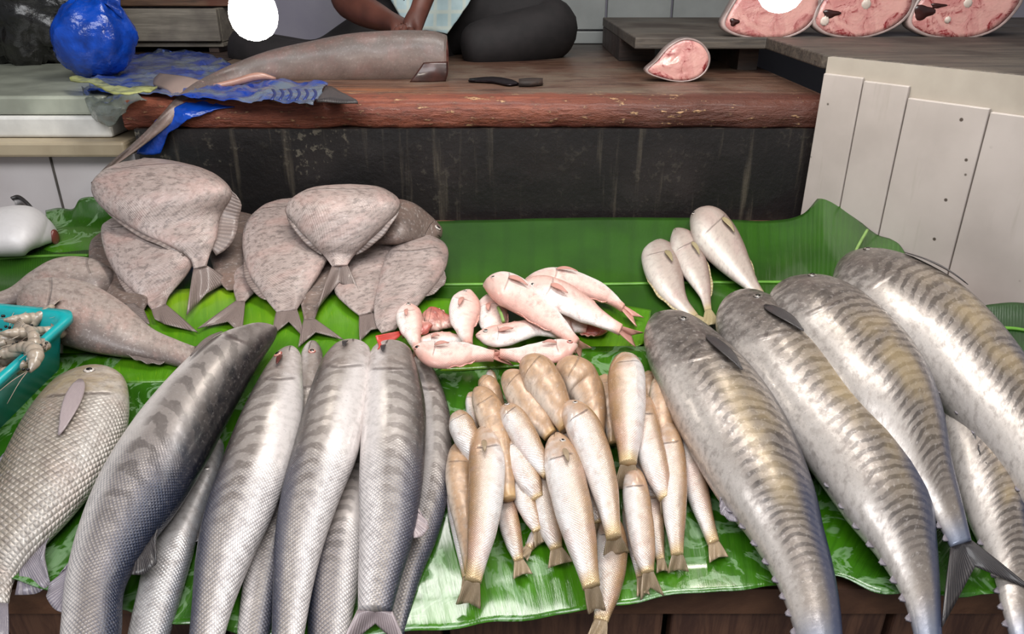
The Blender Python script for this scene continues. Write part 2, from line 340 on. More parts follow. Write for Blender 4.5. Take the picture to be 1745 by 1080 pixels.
class Body:
    def __init__(s, ribs, thick, nose=0.06, npow=0.5, n=56, T=None, proj=P, tmin=0.0, sec=1.0, tailround=0.0, gillstep=0.03, dorsal='R', gill=0.2):
        ribs = [r if len(r) >= 5 else tuple(r) + (0.0,) for r in ribs]
        rows = []
        for i in range(n):
            u = i/(n-1); u = 0.5*u + 0.5*(u*u*(3-2*u)) if nose else u; x = cr(ribs, u)
            rows.append((u, x))
        # pass one: widths
        s.C = []; s.A = []; s.N = []; s.T = []; s.S = []
        for u, x in rows:
            k = 1.0
            if nose and u < nose: k = max(1-(1-u/nose)**2, 0.0)**npow; k = max(k, 0.04)
            if tailround and u > 1-tailround: k = max(1-((u-(1-tailround))/tailround)**2, 0.01)**0.5
            cx, cy = (x[0]+x[2])/2, (x[1]+x[3])/2; ax, ay = (x[2]-x[0])/2*k, (x[3]-x[1])/2*k
            h = x[4]
            a = (proj(cx+ax, cy+ay, h) - proj(cx-ax, cy-ay, h))/2
            T_ = max(a.length*thick, tmin*k)
            if callable(T): T_ = T(u)*k
            c = proj(cx, cy, h + T_) if proj is P else proj(cx, cy, h)
            a = (proj(cx+ax, cy+ay, h+T_) - proj(cx-ax, cy-ay, h+T_))/2 if proj is P else a
            s.C.append(c); s.A.append(a); s.T.append(T_); s.S.append(u)
        if dorsal == 'L': s.A = [-a for a in s.A]
        n_ = len(s.C); s.D = []
        for i in range(n_):
            t = (s.C[min(i+1, n_-1)] - s.C[max(i-1, 0)]).normalized(); s.D.append(t)
            a = s.A[i]; nn = t.cross(a)
            if nn.length < 1e-9: nn = Vector(NRM)
            nn.normalize()
            view = s.C[i] - Vector((0, 0, CAMZ))
            if nn.dot(view) > 0: nn = -nn
            s.N.append(nn)
        s.sec = sec; s.gs = gillstep; s.gill = gill
        s.len = sum((s.C[i+1]-s.C[i]).length for i in range(n_-1)); s.n = n_
    def at(s, u):
        for i in range(s.n-1):
            if s.S[i+1] >= u:
                k = (u - s.S[i])/max(s.S[i+1]-s.S[i], 1e-9); k = min(max(k, 0), 1)
                return [lerp(L[i], L[i+1], k) for L in (s.C, s.A, s.N, s.T, s.D)]
        return [L[-1] for L in (s.C, s.A, s.N, s.T, s.D)]
    def surf(s, u, v, off=0.0):
        c, a, n, t, d = s.at(u); v_ = max(-0.99, min(0.99, v))
        return c + a*v + n*(t*math.sqrt(1-v_*v_) + off)
    def mesh(s, name, mat, loc, parent, seg=26, lump=0.0, capd=None):
        V = []; fp = []; fm = []; m = 0
        sd = random.random()*50
        for i in range(s.n):
            if i: m += (s.C[i]-s.C[i-1]).length
            a, n, T_ = s.A[i], s.N[i], s.T[i]; al = a.length; sg = s.S[i]
            for j in range(seg):
                th = 2*math.pi*j/seg; c, sn = math.cos(th), math.sin(th)
                cc = math.copysign(abs(c)**s.sec, c); t = (c+1)/2
                g = s.gill + 0.035*math.sin(math.pi*t)
                e = sg - g; k = 1.0
                if s.gs: k += s.gs*(1/(1+math.exp(max(min(e*160, 50), -50))) - 0.5)*(1-abs(c))**0.3
                p = s.C[i] + a*cc + n*(T_*sn*k)
                if lump: p += n*(sn*lump*mnoise.noise(Vector((m*22+sd, th*1.3, sd))))
                V.append(p); fp.append((sg, t, 0)); fm.append((m, math.acos(max(-1, min(1, c)))*(al+T_)*0.5, 0))
        F = [tuple(reversed(q)) for q in grid_faces(s.n, seg, True)]; F.append(tuple(range(seg))); F.append(tuple((s.n-1)*seg + j for j in range(seg))[::-1])
        return link_mesh(name, V, F, mat, loc, parent, {'fp': fp, 'fm': fm})
def edge_fin(name, B, s0, s1, hgt, sweep, side, mat, loc, parent, n=16, shape=0.6, th=0.0012, sag=0.0):
    """fin along the back (side=1) or belly (side=-1)"""
    G = []
    for i in range(n):
        u = i/(n-1); s = lerp(s0, s1, u); c, a, nn, t, d = B.at(s); lat = a.normalized()*side
        hh = hgt*(math.sin(math.pi*min(u/shape*0.5, 0.5)) if u < shape else math.cos(math.pi/2*(u-shape)/(1-shape))**0.7*0.9 + 0.1)
        base = c + a*side*0.93; row = []
        for j in range(5):
            v = j/4; row.append(base + lat*hh*v + d*sweep*hgt*v + nn*(0.002*math.sin(u*20)*v - sag*v*hgt))
        G.append(row)
    return sheet(name, G, th, mat, loc, parent)
def pec_fin(name, B, s0, v0, length, width, ang, mat, loc, parent, n=9, lift=0.003):
    """leaf shaped paired fin lying back on the flank; length as share of body length"""
    G = []
    for i in range(n):
        row = []; f = -1 + 2*i/(n-1)
        for j in range(10):
            r = j/9; wv = width*0.75*(0.22 + 0.78*math.sin(math.pi*min(r, 0.97)**0.8)**0.7)*f
            s = s0 + length*r*(1-0.12*f*f) ; v = v0 + ang*r + wv
            row.append(B.surf(s, max(-.96, min(.96, v)), lift + 0.004*math.sin(r*2.5)))
        G.append(row)
    return sheet(name, G, 0.0011, mat, loc, parent)
def tail_px(name, pL, pR, tL, nt, tR, h0, h1, mat, loc, parent, proj=P, th=0.0016, n=17, T0=0.006):
    G = []
    if proj is P: h0, h1 = max(h0, .018), max(h1, .019)
    for i in range(n):
        f = i/(n-1); bx, by = lerp(pL[0], pR[0], f), lerp(pL[1], pR[1], f); g = 1-abs(2*f-1)
        e = tL if f < .5 else tR; k = g**0.75
        tx, ty = lerp(e[0], nt[0], k), lerp(e[1], nt[1], k); row = []
        for j in range(8):
            r = j/7; bul = math.sin(r*math.pi)*0.10*(1-2*f)
            x, y = lerp(bx, tx, r), lerp(by, ty, r)
            x += bul*(pL[0]-pR[0])*0.3; y += bul*(pL[1]-pR[1])*0.3
            row.append(proj(x, y, lerp(h0, h1, r) + (0.003*math.sin(f*9+r*3)*r if proj is P else 0)))
        G.append(row)
    return sheet(name, G, th, mat, loc, parent)
def eye(B, s, v, r, mat, loc, parent):
    c, a, nn, t, d = B.at(s); p = B.surf(s, v); lat = a.normalized()
    vv = min(abs(v), 0.95)*(1 if v > 0 else -1); nrm = (nn*math.sqrt(1-vv*vv)*1.0 + lat*vv*0.8).normalized(); x = d.cross(nrm).normalized(); y = nrm.cross(x)
    e = ball('eye', p, (r, r, r*0.45), M[mat], (x, y, nrm), loc, parent, 8, 14)
    if r >= .005: ball('pupil', p + nrm*r*.30, (r*.5, r*.5, r*.22), M['pupil'], (x, y, nrm), loc, e, 6, 12)
    return e

def fish(name, label, cat, group, ribs, thick, mat, fin, tail=None, dorsal='R', eyes=None, pec=None, dfin=(), nose=0.06, npow=0.5,
         lump=0.0, finlets=None, thm=0.0, seg=26, n=56, T=None, gill=0.2, tailround=0, gillstep=0.03, sec=1.0, proj=P):
    B = Body(ribs, thick, nose=nose, npow=npow, n=n, dorsal=dorsal, T=T, gill=gill, tailround=tailround, gillstep=gillstep, sec=sec, proj=proj, tmin=thm)
    c = B.C[B.n//2]; loc = c - Vector((0, 0, B.T[B.n//2]))
    root = thing(name, label, cat, loc, group)
    B.mesh('body', M[mat], loc, root, seg=seg, lump=lump)
    r = ribs[-1]; h = r[4] if len(r) > 4 else 0
    if tail:
        if isinstance(tail, dict):      # automatic: length and spread in pixels
            x, y = (r[0]+r[2])/2, (r[1]+r[3])/2; q = ribs[-2]; dx, dy = x-(q[0]+q[2])/2, y-(q[1]+q[3])/2
            L = math.hypot(dx, dy); dx /= L; dy /= L; nx, ny = dy, -dx; ln, spd, fk = tail['len'], tail['spread'], tail.get('fork', .5)
            bd = tail.get('bend', 0); dx2, dy2 = dx*math.cos(bd)-dy*math.sin(bd), dx*math.sin(bd)+dy*math.cos(bd)
            tl = (x+dx2*ln-nx*spd/2, y+dy2*ln-ny*spd/2); tr = (x+dx2*ln+nx*spd/2, y+dy2*ln+ny*spd/2); nt = (x+dx2*ln*(1-fk), y+dy2*ln*(1-fk))
            pl = (lerp(x, r[0], .8)-dx*3, lerp(y, r[1], .8)-dy*3); pr = (lerp(x, r[2], .8)-dx*3, lerp(y, r[3], .8)-dy*3)
            tl, nt, tr, h1 = tl, nt, tr, tail.get('h', max(h*0.6, 0.004))
        else:
            tl, nt, tr, h1 = tail; pl = (r[0], r[1]-2); pr = (r[2], r[3]-2)
        tail_px('tail_fin', pl, pr, tl, nt, tr, h + B.T[-1], h1, M[fin], loc, root, proj=proj)
    if eyes: eye(B, eyes[0], eyes[1], eyes[2], eyes[3] if len(eyes) > 3 else 'eye_pale', loc, root)
    if pec: pec_fin('pectoral_fin', B, pec[0], pec[1], pec[2], pec[3], pec[4], M[pec[5] if len(pec) > 5 else fin], loc, root)
    for f in dfin:
        edge_fin(f[0], B, f[1], f[2], f[3], f[4], f[5], M[f[6] if len(f) > 6 else fin], loc, root)
    if finlets:
        side, cnt, s0, s1, sz = finlets
        for i in range(cnt):
            s = lerp(s0, s1, i/(cnt-1)); edge_fin('finlet', B, s, s+0.02, sz, 1.0, side, M['fin_silver'], loc, root, n=4, shape=0.5, th=0.002)
    return root, B, loc

exec_parts = []
# ------------------------------------------------------------------ setting materials
def wood_mat(name, a, b, c, ax=(3, 40, 40), rough=0.45, wet=0.0, edge=None, grain=0.5):
    n = NT(name); O, X, Y, Z = n.obj(); g = n.noise(n.scale(O, ax), 2.0, 6, 0.65, 0.6); bl = n.noise(O, 5, 4)
    col = n.mix(n.mr(g, 0.35, 0.65), a, b); col = n.mix(n.mr(bl, 0.48, 0.68, 0, 0.8), col, c)
    n.bump(g, grain, 0.004)
    return n.fin(col, n.mr(bl, 0.3, 0.7, rough-0.15, rough+0.15), 0, wet)
def bench_mat():
    n = NT('wet worn chopping bench wood'); O, X, Y, Z = n.obj()
    g = n.noise(n.scale(O, (2.5, 30, 30)), 2.0, 6, 0.65, 0.5); bl = n.noise(O, 4, 5); fl = n.noise(n.scale(O, (1, 1, 3)), 28, 4, 0.7)
    top = n.mix(n.mr(g, 0.3, 0.7), '4b3428', '76594a'); top = n.mix(n.mr(bl, 0.45, 0.62), top, '6b5a4c'); top = n.mix(n.m('MULTIPLY', n.mr(n.noise(n.scale(O, (1, 2, 2)), 9, 4), 0.5, 0.7), 0.7), top, '3a1f1a'); top = n.mix(n.m('MULTIPLY', n.mr(X, 0.0, -0.25), n.m('MULTIPLY', n.mr(Y, -0.25, -0.4), n.mr(g, 0.35, 0.6))), top, '8a5230')
    red = n.mix(n.mr(g, 0.3, 0.7), '683122', '8a4c36'); red = n.mix(n.mr(fl, 0.48, 0.7, 0, 0.75), red, '3a1d16')
    dk = n.mr(X, 0.0, 0.38); red = n.mix(n.m('MULTIPLY', dk, 0.75), red, '3f2118')
    Y = n.m('ADD', Y, 2.1); f = n.mr(n.m('ADD', Y, n.m('MULTIPLY', n.m('SUBTRACT', fl, 0.5), 0.10)), 1.70, 1.64)
    col = n.mix(f, top, red); col = n.mix(n.m('MULTIPLY', n.mr(fl, 0.60, 0.68), n.mr(Y, 1.75, 1.6)), col, 'b58e66')
    n.bump(n.m('ADD', g, fl), 0.9, 0.007)
    return n.fin(col, n.mr(n.m('ADD', bl, n.mr(Y, 1.66, 1.70, 0.25, 0.0)), 0.3, 0.8, 0.28, 0.62), 0, 0.08)
def riser_mat():
    n = NT('black stained slab'); O, X, Y, Z = n.obj()
    v = n.noise(n.scale(O, (22, 22, 1.6)), 1.6, 5, 0.6); bl = n.noise(O, 6, 4); sp = n.noise(O, 60, 4, 0.7)
    col = n.mix(n.mr(bl, 0.35, 0.7), '120f10', '1f1a1a'); col = n.mix(n.m('MULTIPLY', n.mr(v, 0.54, 0.74), 0.7), col, '585045')
    left = n.mr(X, -0.45, -0.62); col = n.mix(n.m('MULTIPLY', n.m('MULTIPLY', n.mr(sp, 0.55, 0.65), n.mr(bl, 0.45, 0.6)), n.mr(X, -0.1, -0.5, 0.08, 0.5)), col, '8a8272')
    n.bump(n.m('ADD', v, sp), 0.5, 0.003)
    return n.fin(col, 0.45, 0, 0.15)
def paint_mat(name, a, b, spots=True, rough=0.45):
    n = NT(name); O, X, Y, Z = n.obj(); bl = n.noise(O, 4, 5); col = n.mix(n.mr(bl, 0.35, 0.7), a, b)
    if spots:
        d = n.vor(O, 17); k = n.noise(O, 7, 2); col = n.mix(n.m('MULTIPLY', n.mr(d, 0.07, 0.04), n.mr(k, 0.45, 0.52)), col, '4a4038')
        st = n.noise(n.scale(O, (30, 30, 3)), 2, 4); col = n.mix(n.mr(st, 0.6, 0.8, 0, 0.25), col, '8a7f70')
    n.bump(bl, 0.2, 0.002)
    return n.fin(col, rough, 0, 0.1)
def leaf_mat(name, a, b, c, veins=70, along='Y', wet=0.5, wetmark=0.0, rough=0.32):
    n = NT(name); V, A, B, _ = n.attr('fp'); O = n.obj()[0]
    st = n.m('SINE', n.m('MULTIPLY', n.m('ADD', A, n.m('MULTIPLY', n.noise(O, 3, 2), 0.01)), veins*6.2832)); fine = n.noise(n.vec(n.m('MULTIPLY', A, 260), n.m('MULTIPLY', B, 6)), 1, 3)
    bl = n.noise(O, 5, 4); bl2 = n.noise(O, 2.2, 2)
    col = n.mix(n.mr(bl, 0.3, 0.7), a, b); col = n.mix(n.mr(bl2, 0.5, 0.72), col, c)
    col = n.mix(n.m('MULTIPLY', n.mr(st, 0.3, 1.0), 0.28), col, a); col = n.mix(n.mr(fine, 0.55, 0.8, 0, 0.35), col, c)
    if wetmark:
        wn = n.noise(O, 16, 4, 0.6, 1.2); ed = n.m('MULTIPLY', n.mr(wn, 0.52, 0.56), n.mr(wn, 0.66, 0.58)); col = n.mix(n.m('MULTIPLY', ed, wetmark), col, '8fae86')
    n.bump(n.m('ADD', n.m('MULTIPLY', st, 0.25), n.m('ADD', fine, bl)), 0.5, 0.002)
    return n.fin(col, rough, 0, wet)
M['leaf_back'] = leaf_mat('dark banana leaf', '1d3f08', '2b560b', '234a09', 60)
M['leaf_mid'] = leaf_mat('bright banana leaf', '3c700a', '568a10', '86a51a', 50)
M['leaf_front'] = leaf_mat('wet banana leaf', '1e4706', '356c0b', '478410', 70, wetmark=0.45, wet=0.8, rough=0.24)
M['leaf_dark'] = leaf_mat('deep green banana leaf', '12330c', '1c4610', '205212', 40)
M['midrib'] = mat_plain('banana midrib', '5f9630', 0.4, 0.1)
M['stem'] = mat_plain('leaf stem', '86a85c', 0.5, 0.1)
M['bench'] = bench_mat(); M['riser'] = riser_mat()
M['cream'] = paint_mat('white painted panel', 'bcb2ac', 'aaa09a'); M['cream_trim'] = paint_mat('cream painted trim', 'b3aa9e', '9c9286', False)
M['greyboard'] = wood_mat('grey weathered board', '453f3a', '635a50', '3a302b', rough=0.6)
M['table'] = wood_mat('brown table planks', '5a3a28', '755038', '432a1e', ax=(6, 40, 8), rough=0.6)
M['table_front'] = wood_mat('brown table front', '4b3026', '6b4a38', '35221b', ax=(40, 40, 4), rough=0.6)
M['tile'] = paint_mat('white glazed tile', 'cdc8c8', 'bfb8b8', False, 0.3); M['grout'] = mat_plain('dark grout', '5d5752', 0.8)
M['ledge'] = paint_mat('aged cream ledge', 'b3a48a', '8e7f68', True, 0.6)
M['foam'] = mat_plain('white foam', 'dcdad4', 0.55, 0.04); M['foam_wet'] = mat_plain('wet grey foam', 'aeb2a2', 0.3, 0.1, 9, coat=0.4)
M['wall'] = paint_mat('grey painted planks', '8f9290', '7d807e', False, 0.6); M['wall_lilac'] = paint_mat('pale lilac wall', '94909a', '868290', False, 0.6)
M['darkwood'] = wood_mat('dark wood', '2a1f1a', '44322a', '1d1613', rough=0.6); M['beam'] = wood_mat('brown beam', '4a372b', '6e5340', '5c2f22', rough=0.6)
M['boxgrey'] = wood_mat('grey crate wood', '6b6459', '857d70', '57504a', rough=0.7)
M['teal'] = mat_plain('teal plastic', '14a3a6', 0.35, 0.06, coat=0.3)
M['yellow'] = mat_plain('ochre painted post', 'a8742a', 0.6, 0.1)

# ================================================================== THE SETTING
tz = lambda x, y: Z0 + SL*y
YF, YR = 0.665, 1.60                                             # table front edge, front face of the bench riser
FACE = lambda s: (0.62 + 0.28*s, 1.57 - 0.37*s)                  # foot line of the white panelled counter
# display table
tb = thing('display_table', 'sloping brown plank table under the banana leaves and fish', 'table', (0, 1.1, 0))
tl = Vector((0, 1.1, 0))
prism('tabletop', [(-1.5, YF), (1.21, YF), (1.21, 0.765), (0.605, 1.563), (0.60, YR), (-1.5, YR)], lambda x, y: tz(x, y)-0.05, lambda x, y: tz(x, y)-0.012, M['table'], tb, tl)
for i, x in enumerate([-1.4 + 0.265*k for k in range(10)]):
    box('front_board', (x, YF+0.005, 0.12), (x+0.255, YF+0.03, tz(0, YF)-0.05), M['table_front'], tb, tl, 0.004)
for x in (-1.35, 1.1):
    for y in (YF+0.1, YR-0.1): box('leg', (x, y, 0), (x+0.07, y+0.07, tz(0, y)-0.045), M['table_front'], tb, tl, 0.003)
struct(box('floor', (-3, -0.5, -0.05), (3, 3.2, 0), mat_plain('grey concrete floor', '5c5854', 0.7)))
# bench: riser slab and thick wooden top
BX0, BX1 = -0.80, 0.655
bn = thing('chopping_bench', 'long wet reddish wooden chopping bench with black stained front behind the leaves', 'bench', (0, 2.1, 0)); bl_ = Vector((0, 2.1, 0))
box('riser', (BX0+0.02, YR-0.010, 0.0), (BX1, YR+0.08, 1.186), M['riser'], bn, bl_)
def benchtop():
    V = []; nx, ny = 160, 6; prof_ = [(2.75, 1.185), (1.61, 1.183), (1.598, 1.192), (1.594, 1.222), (1.606, 1.240), (1.64, 1.245), (2.2, 1.245), (2.75, 1.245)]
    for i in range(nx):
        x = lerp(BX0, BX1, i/(nx-1))
        for (y, z) in prof_:
            k = 0.006*mnoise.noise(Vector((x*6, y*8, z*20))) + 0.004*mnoise.noise(Vector((x*23, y*18, z*30)))
            V.append(Vector((x, y + (k*1.4 if y < 1.63 else 0), z + (k*0.7 if z < 1.2 and y < 1.7 else 0))))
    F = grid_faces(nx, len(prof_), True); F.append(tuple(range(len(prof_)))); F.append(tuple((nx-1)*len(prof_)+j for j in range(len(prof_)))[::-1])
    return link_mesh('bench_top', V, F, M['bench'], bl_, bn, smooth=True)
benchtop()
# left tiled wall, ledge
struct(box('wall_left', (-2.4, YR+0.02, 0), (BX0-0.005, YR+0.1, 1.128), M['tile']))
for i, x in enumerate((-0.985, -1.285, -1.585)):
    struct(box(f'trim_{i+1}', (x-0.002, YR+0.017, 0.6), (x+0.002, YR+0.022, 1.128), M['grout']))
struct(box('trim_4', (-2.4, YR-0.015, 1.128), (BX0-0.005, 2.3, 1.16), M['ledge'], bev=0.006))
# white panelled counter on the right
A0, A1 = FACE(0), FACE(2.2); dx, dy = A1[0]-A0[0], A1[1]-A0[1]; LN = math.hypot(dx, dy); ux, uy = dx/LN, dy/LN; nx_, ny_ = -uy*-1, ux*-1
nx_, ny_ = uy, -ux                                               # points towards the camera side
ct = thing('white_counter', 'white panelled counter with cream top trim closing the right side', 'counter', (A0[0], A0[1], 0)); cl = Vector((A0[0], A0[1], 0))
def onface(s0, s1, d0, d1, z0, z1, name, mat, bev=0.002):
    poly = [(A0[0]+ux*s+nx_*d, A0[1]+uy*s+ny_*d) for s, d in ((s0, d0), (s1, d0), (s1, d1), (s0, d1))]
    return prism(name, poly, z0, z1, mat, ct, cl, bev)
onface(0, LN, 0.001, -0.03, 0, 1.33, 'backing', M['cream_trim'], 0)
edges = [0.0, 0.085, 0.175, 0.318, 0.47, 0.62, 0.77, 0.92, 1.02]
tops = [1.30, 1.295, 1.275, 1.270, 1.268, 1.266, 1.264, 1.262]
for i in range(8): onface(edges[i]+0.0012, edges[i+1]-0.0012, 0.001, 0.009, 0.5, tops[i], 'panel_board', M['cream'])
struct(prism('wall_right', [(BX1+0.002, YR), (BX1+0.03, YR-0.02), (BX1+0.4, 2.3), (BX1+0.36, 2.3)], 0, 1.30, M['darkwood']))
# grey board over the counter and the back of the bench
sb = thing('serving_shelf', 'weathered grey wooden board holding three fish steaks', 'shelf', (0.9, 2.0, 1.30)); sl = Vector((0.9, 2.0, 1.30))
prism('board', [(0.62, 1.60), (A0[0]+0.01, A0[1]+0.01), (A0[0]+ux*0.95, A0[1]+uy*0.95), (2.0, 0.9), (2.0, 2.7), (0.30, 2.7), (0.30, 1.97), (0.62, 1.97)], 1.305, 1.332, M['greyboard'], sb, sl, 0.003)
box('support_block', (0.30, 2.25, 1.246), (0.40, 2.68, 1.305), M['darkwood'], sb, sl); box('support_block', (0.58, 2.05, 1.246), (0.63, 2.6, 1.305), M['darkwood'], sb, sl)
# back walls of the stall, and an added unseen roof
YW = 2.75
struct(box('wall_back', (-2.5, YW+0.02, 0), (2.6, YW+0.1, 2.6), M['wall_lilac']))
for i, x in enumerate([0.10, 0.32, 0.54]):
    struct(box(f'trim_{5+i}', (x, YW, 1.29), (x+0.213, YW+0.02, 2.6), M['wall'], bev=0.003))
struct(box('trim_9', (0.10, YW-0.012, 1.246), (0.755, YW+0.02, 1.285), M['wall'], bev=0.003))
struct(box('trim_8', (0.74, YW-0.06, 1.335), (0.80, YW, 2.6), M['yellow'], bev=0.004))
struct(box('added_shade_roof', (-2.5, 1.5, 2.6), (2.6, 2.9, 2.66), M['darkwood']))  # unseen roof, added so that light arrives from the front and top
struct(box('wall_side', (-2.5, 1.7, 0), (-2.42, 2.85, 2.6), M['darkwood']))
struct(box('wall_end', (2.42, 1.7, 0), (2.5, 2.85, 2.6), M['darkwood']))

# ================================================================== BANANA LEAVES
def leaf(name, label, rows, mat, nu=90, nv=34, wav=0.006, th=0.0012, rib=None, base=0.004, seed=0, stem=None, curlfront=0.0, notch=0.0, group='banana leaves lining the table'):
    G = []; R = [[(q if len(q) == 3 else q + (0.0,)) for q in r] for r in rows]
    for i in range(nu):
        u = i/(nu-1); cols = [cr(r, u) for r in R]; row = []
        for j in range(nv):
            v = j/(nv-1); x, y, h = cr(cols, v)
            p = P(x, y, h + base); k = mnoise.noise(Vector((p.x*5+seed, p.y*6, seed))) + 0.5*mnoise.noise(Vector((p.x*14, p.y*12+seed, 1)))
            e = 1 + 1.6*max(0, v-0.86)/0.14*curlfront
            if notch: p.y += notch*v**6*mnoise.noise(Vector((p.x*18, seed, 2.0)))
            row.append(p + NRM*(wav*e*(k*0.8+0.75) - 0.0))
        G.append(row)
    loc = Vector(G[nu//2][nv//2]); root = thing(name, label, 'leaf', loc, group)
    sheet('blade', G, th, mat, loc, root)
    if rib:
        j, i0, i1 = rib; pts = [G[i][j] + NRM*0.0015 for i in range(i0, i1, 3)]
        tube('midrib', pts, [0.0045]*len(pts), M['midrib'], loc, root, 8, squash=0.6)
    if stem: tube('stalk', [P(*q) for q in stem], [0.003]*len(stem), M['stem'], loc, root, 8)
    return root
leaf('banana_leaf', 'wide dark banana leaf along the bench foot, curling up at the white counter',
     [[(140, 372), (260, 374), (420, 376), (620, 378), (800, 377), (1000, 374), (1180, 374), (1300, 379, .004), (1365, 368, .03), (1405, 334, .062), (1450, 366, .05), (1492, 400, .036), (1530, 417, .032), (1560, 470, .004)],
      [(140, 480), (260, 483), (420, 485), (620, 485), (800, 485), (1000, 484), (1180, 482), (1300, 481), (1365, 480), (1400, 484, .004), (1440, 470, .02), (1490, 470, .02), (1530, 480, .01), (1556, 492, .0)],
      [(140, 640), (260, 640), (420, 640), (620, 630), (800, 620), (1000, 615), (1180, 620), (1300, 620), (1365, 600), (1400, 590), (1440, 580), (1490, 560), (1530, 560), (1550, 552)]],
     M['leaf_back'], nu=130, nv=40, rib=(20, 30, 108), seed=1.3, base=0.002, wav=0.004, stem=[(1450, 448, .045), (1462, 420, .05), (1478, 392, .055)])
leaf('banana_leaf', 'bright yellow-green banana leaf strip under the pomfrets and pink snappers',
     [[(112, 520), (250, 500), (400, 492), (600, 500), (760, 510), (900, 515), (1040, 520), (1110, 530)],
      [(100, 590), (250, 590), (400, 580), (600, 575), (760, 575), (900, 572), (1040, 570), (1104, 562)],
      [(98, 656), (250, 654), (345, 651), (560, 642), (740, 634), (900, 626), (1030, 611), (1096, 588)]],
     M['leaf_mid'], seed=5.1, base=0.007, wav=0.0025, nv=22, notch=0.004)
leaf('banana_leaf', 'large wet banana leaf hanging over the table front under the long fish',
     [[(-60, 610), (200, 606), (450, 606), (700, 600), (950, 596), (1200, 596), (1450, 600), (1650, 640), (1860, 700)],
      [(-60, 820), (200, 830), (450, 850), (700, 850), (950, 840), (1200, 830), (1450, 820), (1650, 830), (1860, 860)],
      [(-90, 970), (20, 1000), (110, 1024), (300, 1072), (500, 1094), (700, 1086), (850, 1070), (980, 1048), (1110, 1026), (1250, 1012), (1340, 1004), (1425, 990), (1500, 1018), (1620, 1022), (1860, 1020)]],
     M['leaf_front'], nu=130, nv=44, seed=9.7, base=0.004, wav=0.006, curlfront=0.6, notch=0.010)
leaf('banana_leaf', 'small folded banana leaf behind the white-bellied fish at the tiled wall',
     [[(78, 360, .02), (100, 356, .025), (125, 358, .03), (138, 340, .045), (165, 338, .05), (200, 350, .03)],
      [(80, 392, .01), (100, 392, .01), (125, 390, .01), (140, 385, .012), (165, 385, .012), (205, 390, .01)],
      [(70, 440), (100, 440), (125, 440), (140, 440), (165, 440), (210, 440)]], M['leaf_front'], nu=40, nv=16, seed=3, base=0.008, wav=0.004)
leaf('banana_leaf', 'banana leaf under the white-bellied fish at far left',
     [[(-60, 400), (20, 402), (100, 405), (170, 410)], [(-60, 450), (20, 445), (100, 440), (175, 440)], [(-60, 520), (20, 520), (100, 510), (180, 500)]],
     M['leaf_back'], nu=40, nv=20, seed=13, base=0.012, wav=0.003, rib=(9, 2, 38))
leaf('banana_leaf', 'deep green banana leaf at the right edge beside the white counter',
     [[(1650, 532, .006), (1690, 522, .02), (1760, 524, .02), (1900, 560, .02)], [(1640, 580), (1690, 580), (1760, 590), (1900, 640)], [(1600, 700), (1690, 720), (1760, 740), (1900, 800)]],
     M['leaf_dark'], nu=40, nv=24, seed=21, base=0.004, wav=0.005, rib=(9, 4, 36))

# ================================================================== LONG SILVER BARRACUDAS
GB = 'long barred silver fish at front left'
GBT = dict(thick=0.62, gill=0.17)
fish('barracuda', 'leftmost long silver fish, dark backed, snout highest of the row', 'fish', GB,
     [(455, 556, 484, 556, .05), (418, 562, 464, 582, .045), (354, 592, 428, 634, .04), (292, 650, 388, 704, .034), (232, 722, 345, 784, .03), (178, 805, 300, 858, .03), (138, 895, 250, 928, .03), (113, 985, 212, 998, .03), (104, 1070, 206, 1075, .03), (98, 1150, 190, 1150, .03)],
     mat='barra_dark', fin='fin_silver', dorsal='R', pec=(.2, -.55, .10, .18, .1, 'fin_grey'), dfin=(('anal_fin', .72, .82, .02, 1, -1), ('dorsal_fin', .6, .7, .022, 1, 1, 'fin_dark')), npow=.8, nose=.1, **GBT)
fish('barracuda', 'pale silver fish half hidden under the leftmost dark-backed one', 'fish', GB,
     [(350, 740, 385, 745, .004), (325, 790, 376, 800, .004), (290, 865, 350, 870, .004), (250, 950, 325, 955, .004), (232, 1020, 305, 1025, .004), (216, 1090, 285, 1095, .004), (205, 1150, 270, 1150, .004)],
     mat='barra_pale', fin='fin_dark', dorsal='R', dfin=(('dorsal_fin', .22, .40, .022, .9, 1),), gillstep=0, npow=.8, **GBT)
fish('barracuda', 'long barred silver fish with open red gill slit, second big one from left', 'fish', GB,
     [(480, 590, 512, 590, .03), (446, 640, 516, 640, .03), (410, 710, 516, 712, .03), (378, 790, 496, 790, .03), (350, 870, 464, 875, .028), (334, 950, 425, 960, .026), (327, 1030, 396, 1035, .026), (320, 1110, 375, 1110, .026)],
     mat='barra', fin='fin_dark', dorsal='L', pec=(.10, .1, .055, .18, .0, 'gill_red'), eyes=(.08, .45, .007, 'eye_red'), npow=.6, **GBT)
fish('barracuda', 'narrow silver fish wedged between second and third big barred fish', 'fish', GB,
     [(518, 580, 548, 580, .012), (506, 640, 552, 640, .01), (490, 720, 545, 720, .008), (462, 810, 530, 810, .006), (432, 900, 500, 900, .004), (415, 990, 478, 990, .004), (405, 1070, 462, 1070, .004), (400, 1140, 450, 1140, .004)],
     mat='barra', fin='fin_silver', dorsal='R', eyes=(.07, .1, .006, 'eye_red'), npow=.6, **GBT)
fish('barracuda', 'long silver fish with broad white belly and closed mouth, third big one', 'fish', GB,
     [(572, 588, 630, 588, .034), (545, 625, 634, 622, .034), (522, 690, 628, 690, .034), (500, 765, 610, 770, .034), (480, 840, 580, 845, .034), (468, 920, 552, 925, .032), (465, 1000, 532, 1005, .03), (462, 1100, 515, 1100, .03)],
     mat='barra', fin='fin_dark', dorsal='L', pec=(.075, .05, .05, .16, .0), nose=.05, npow=.5, **GBT)
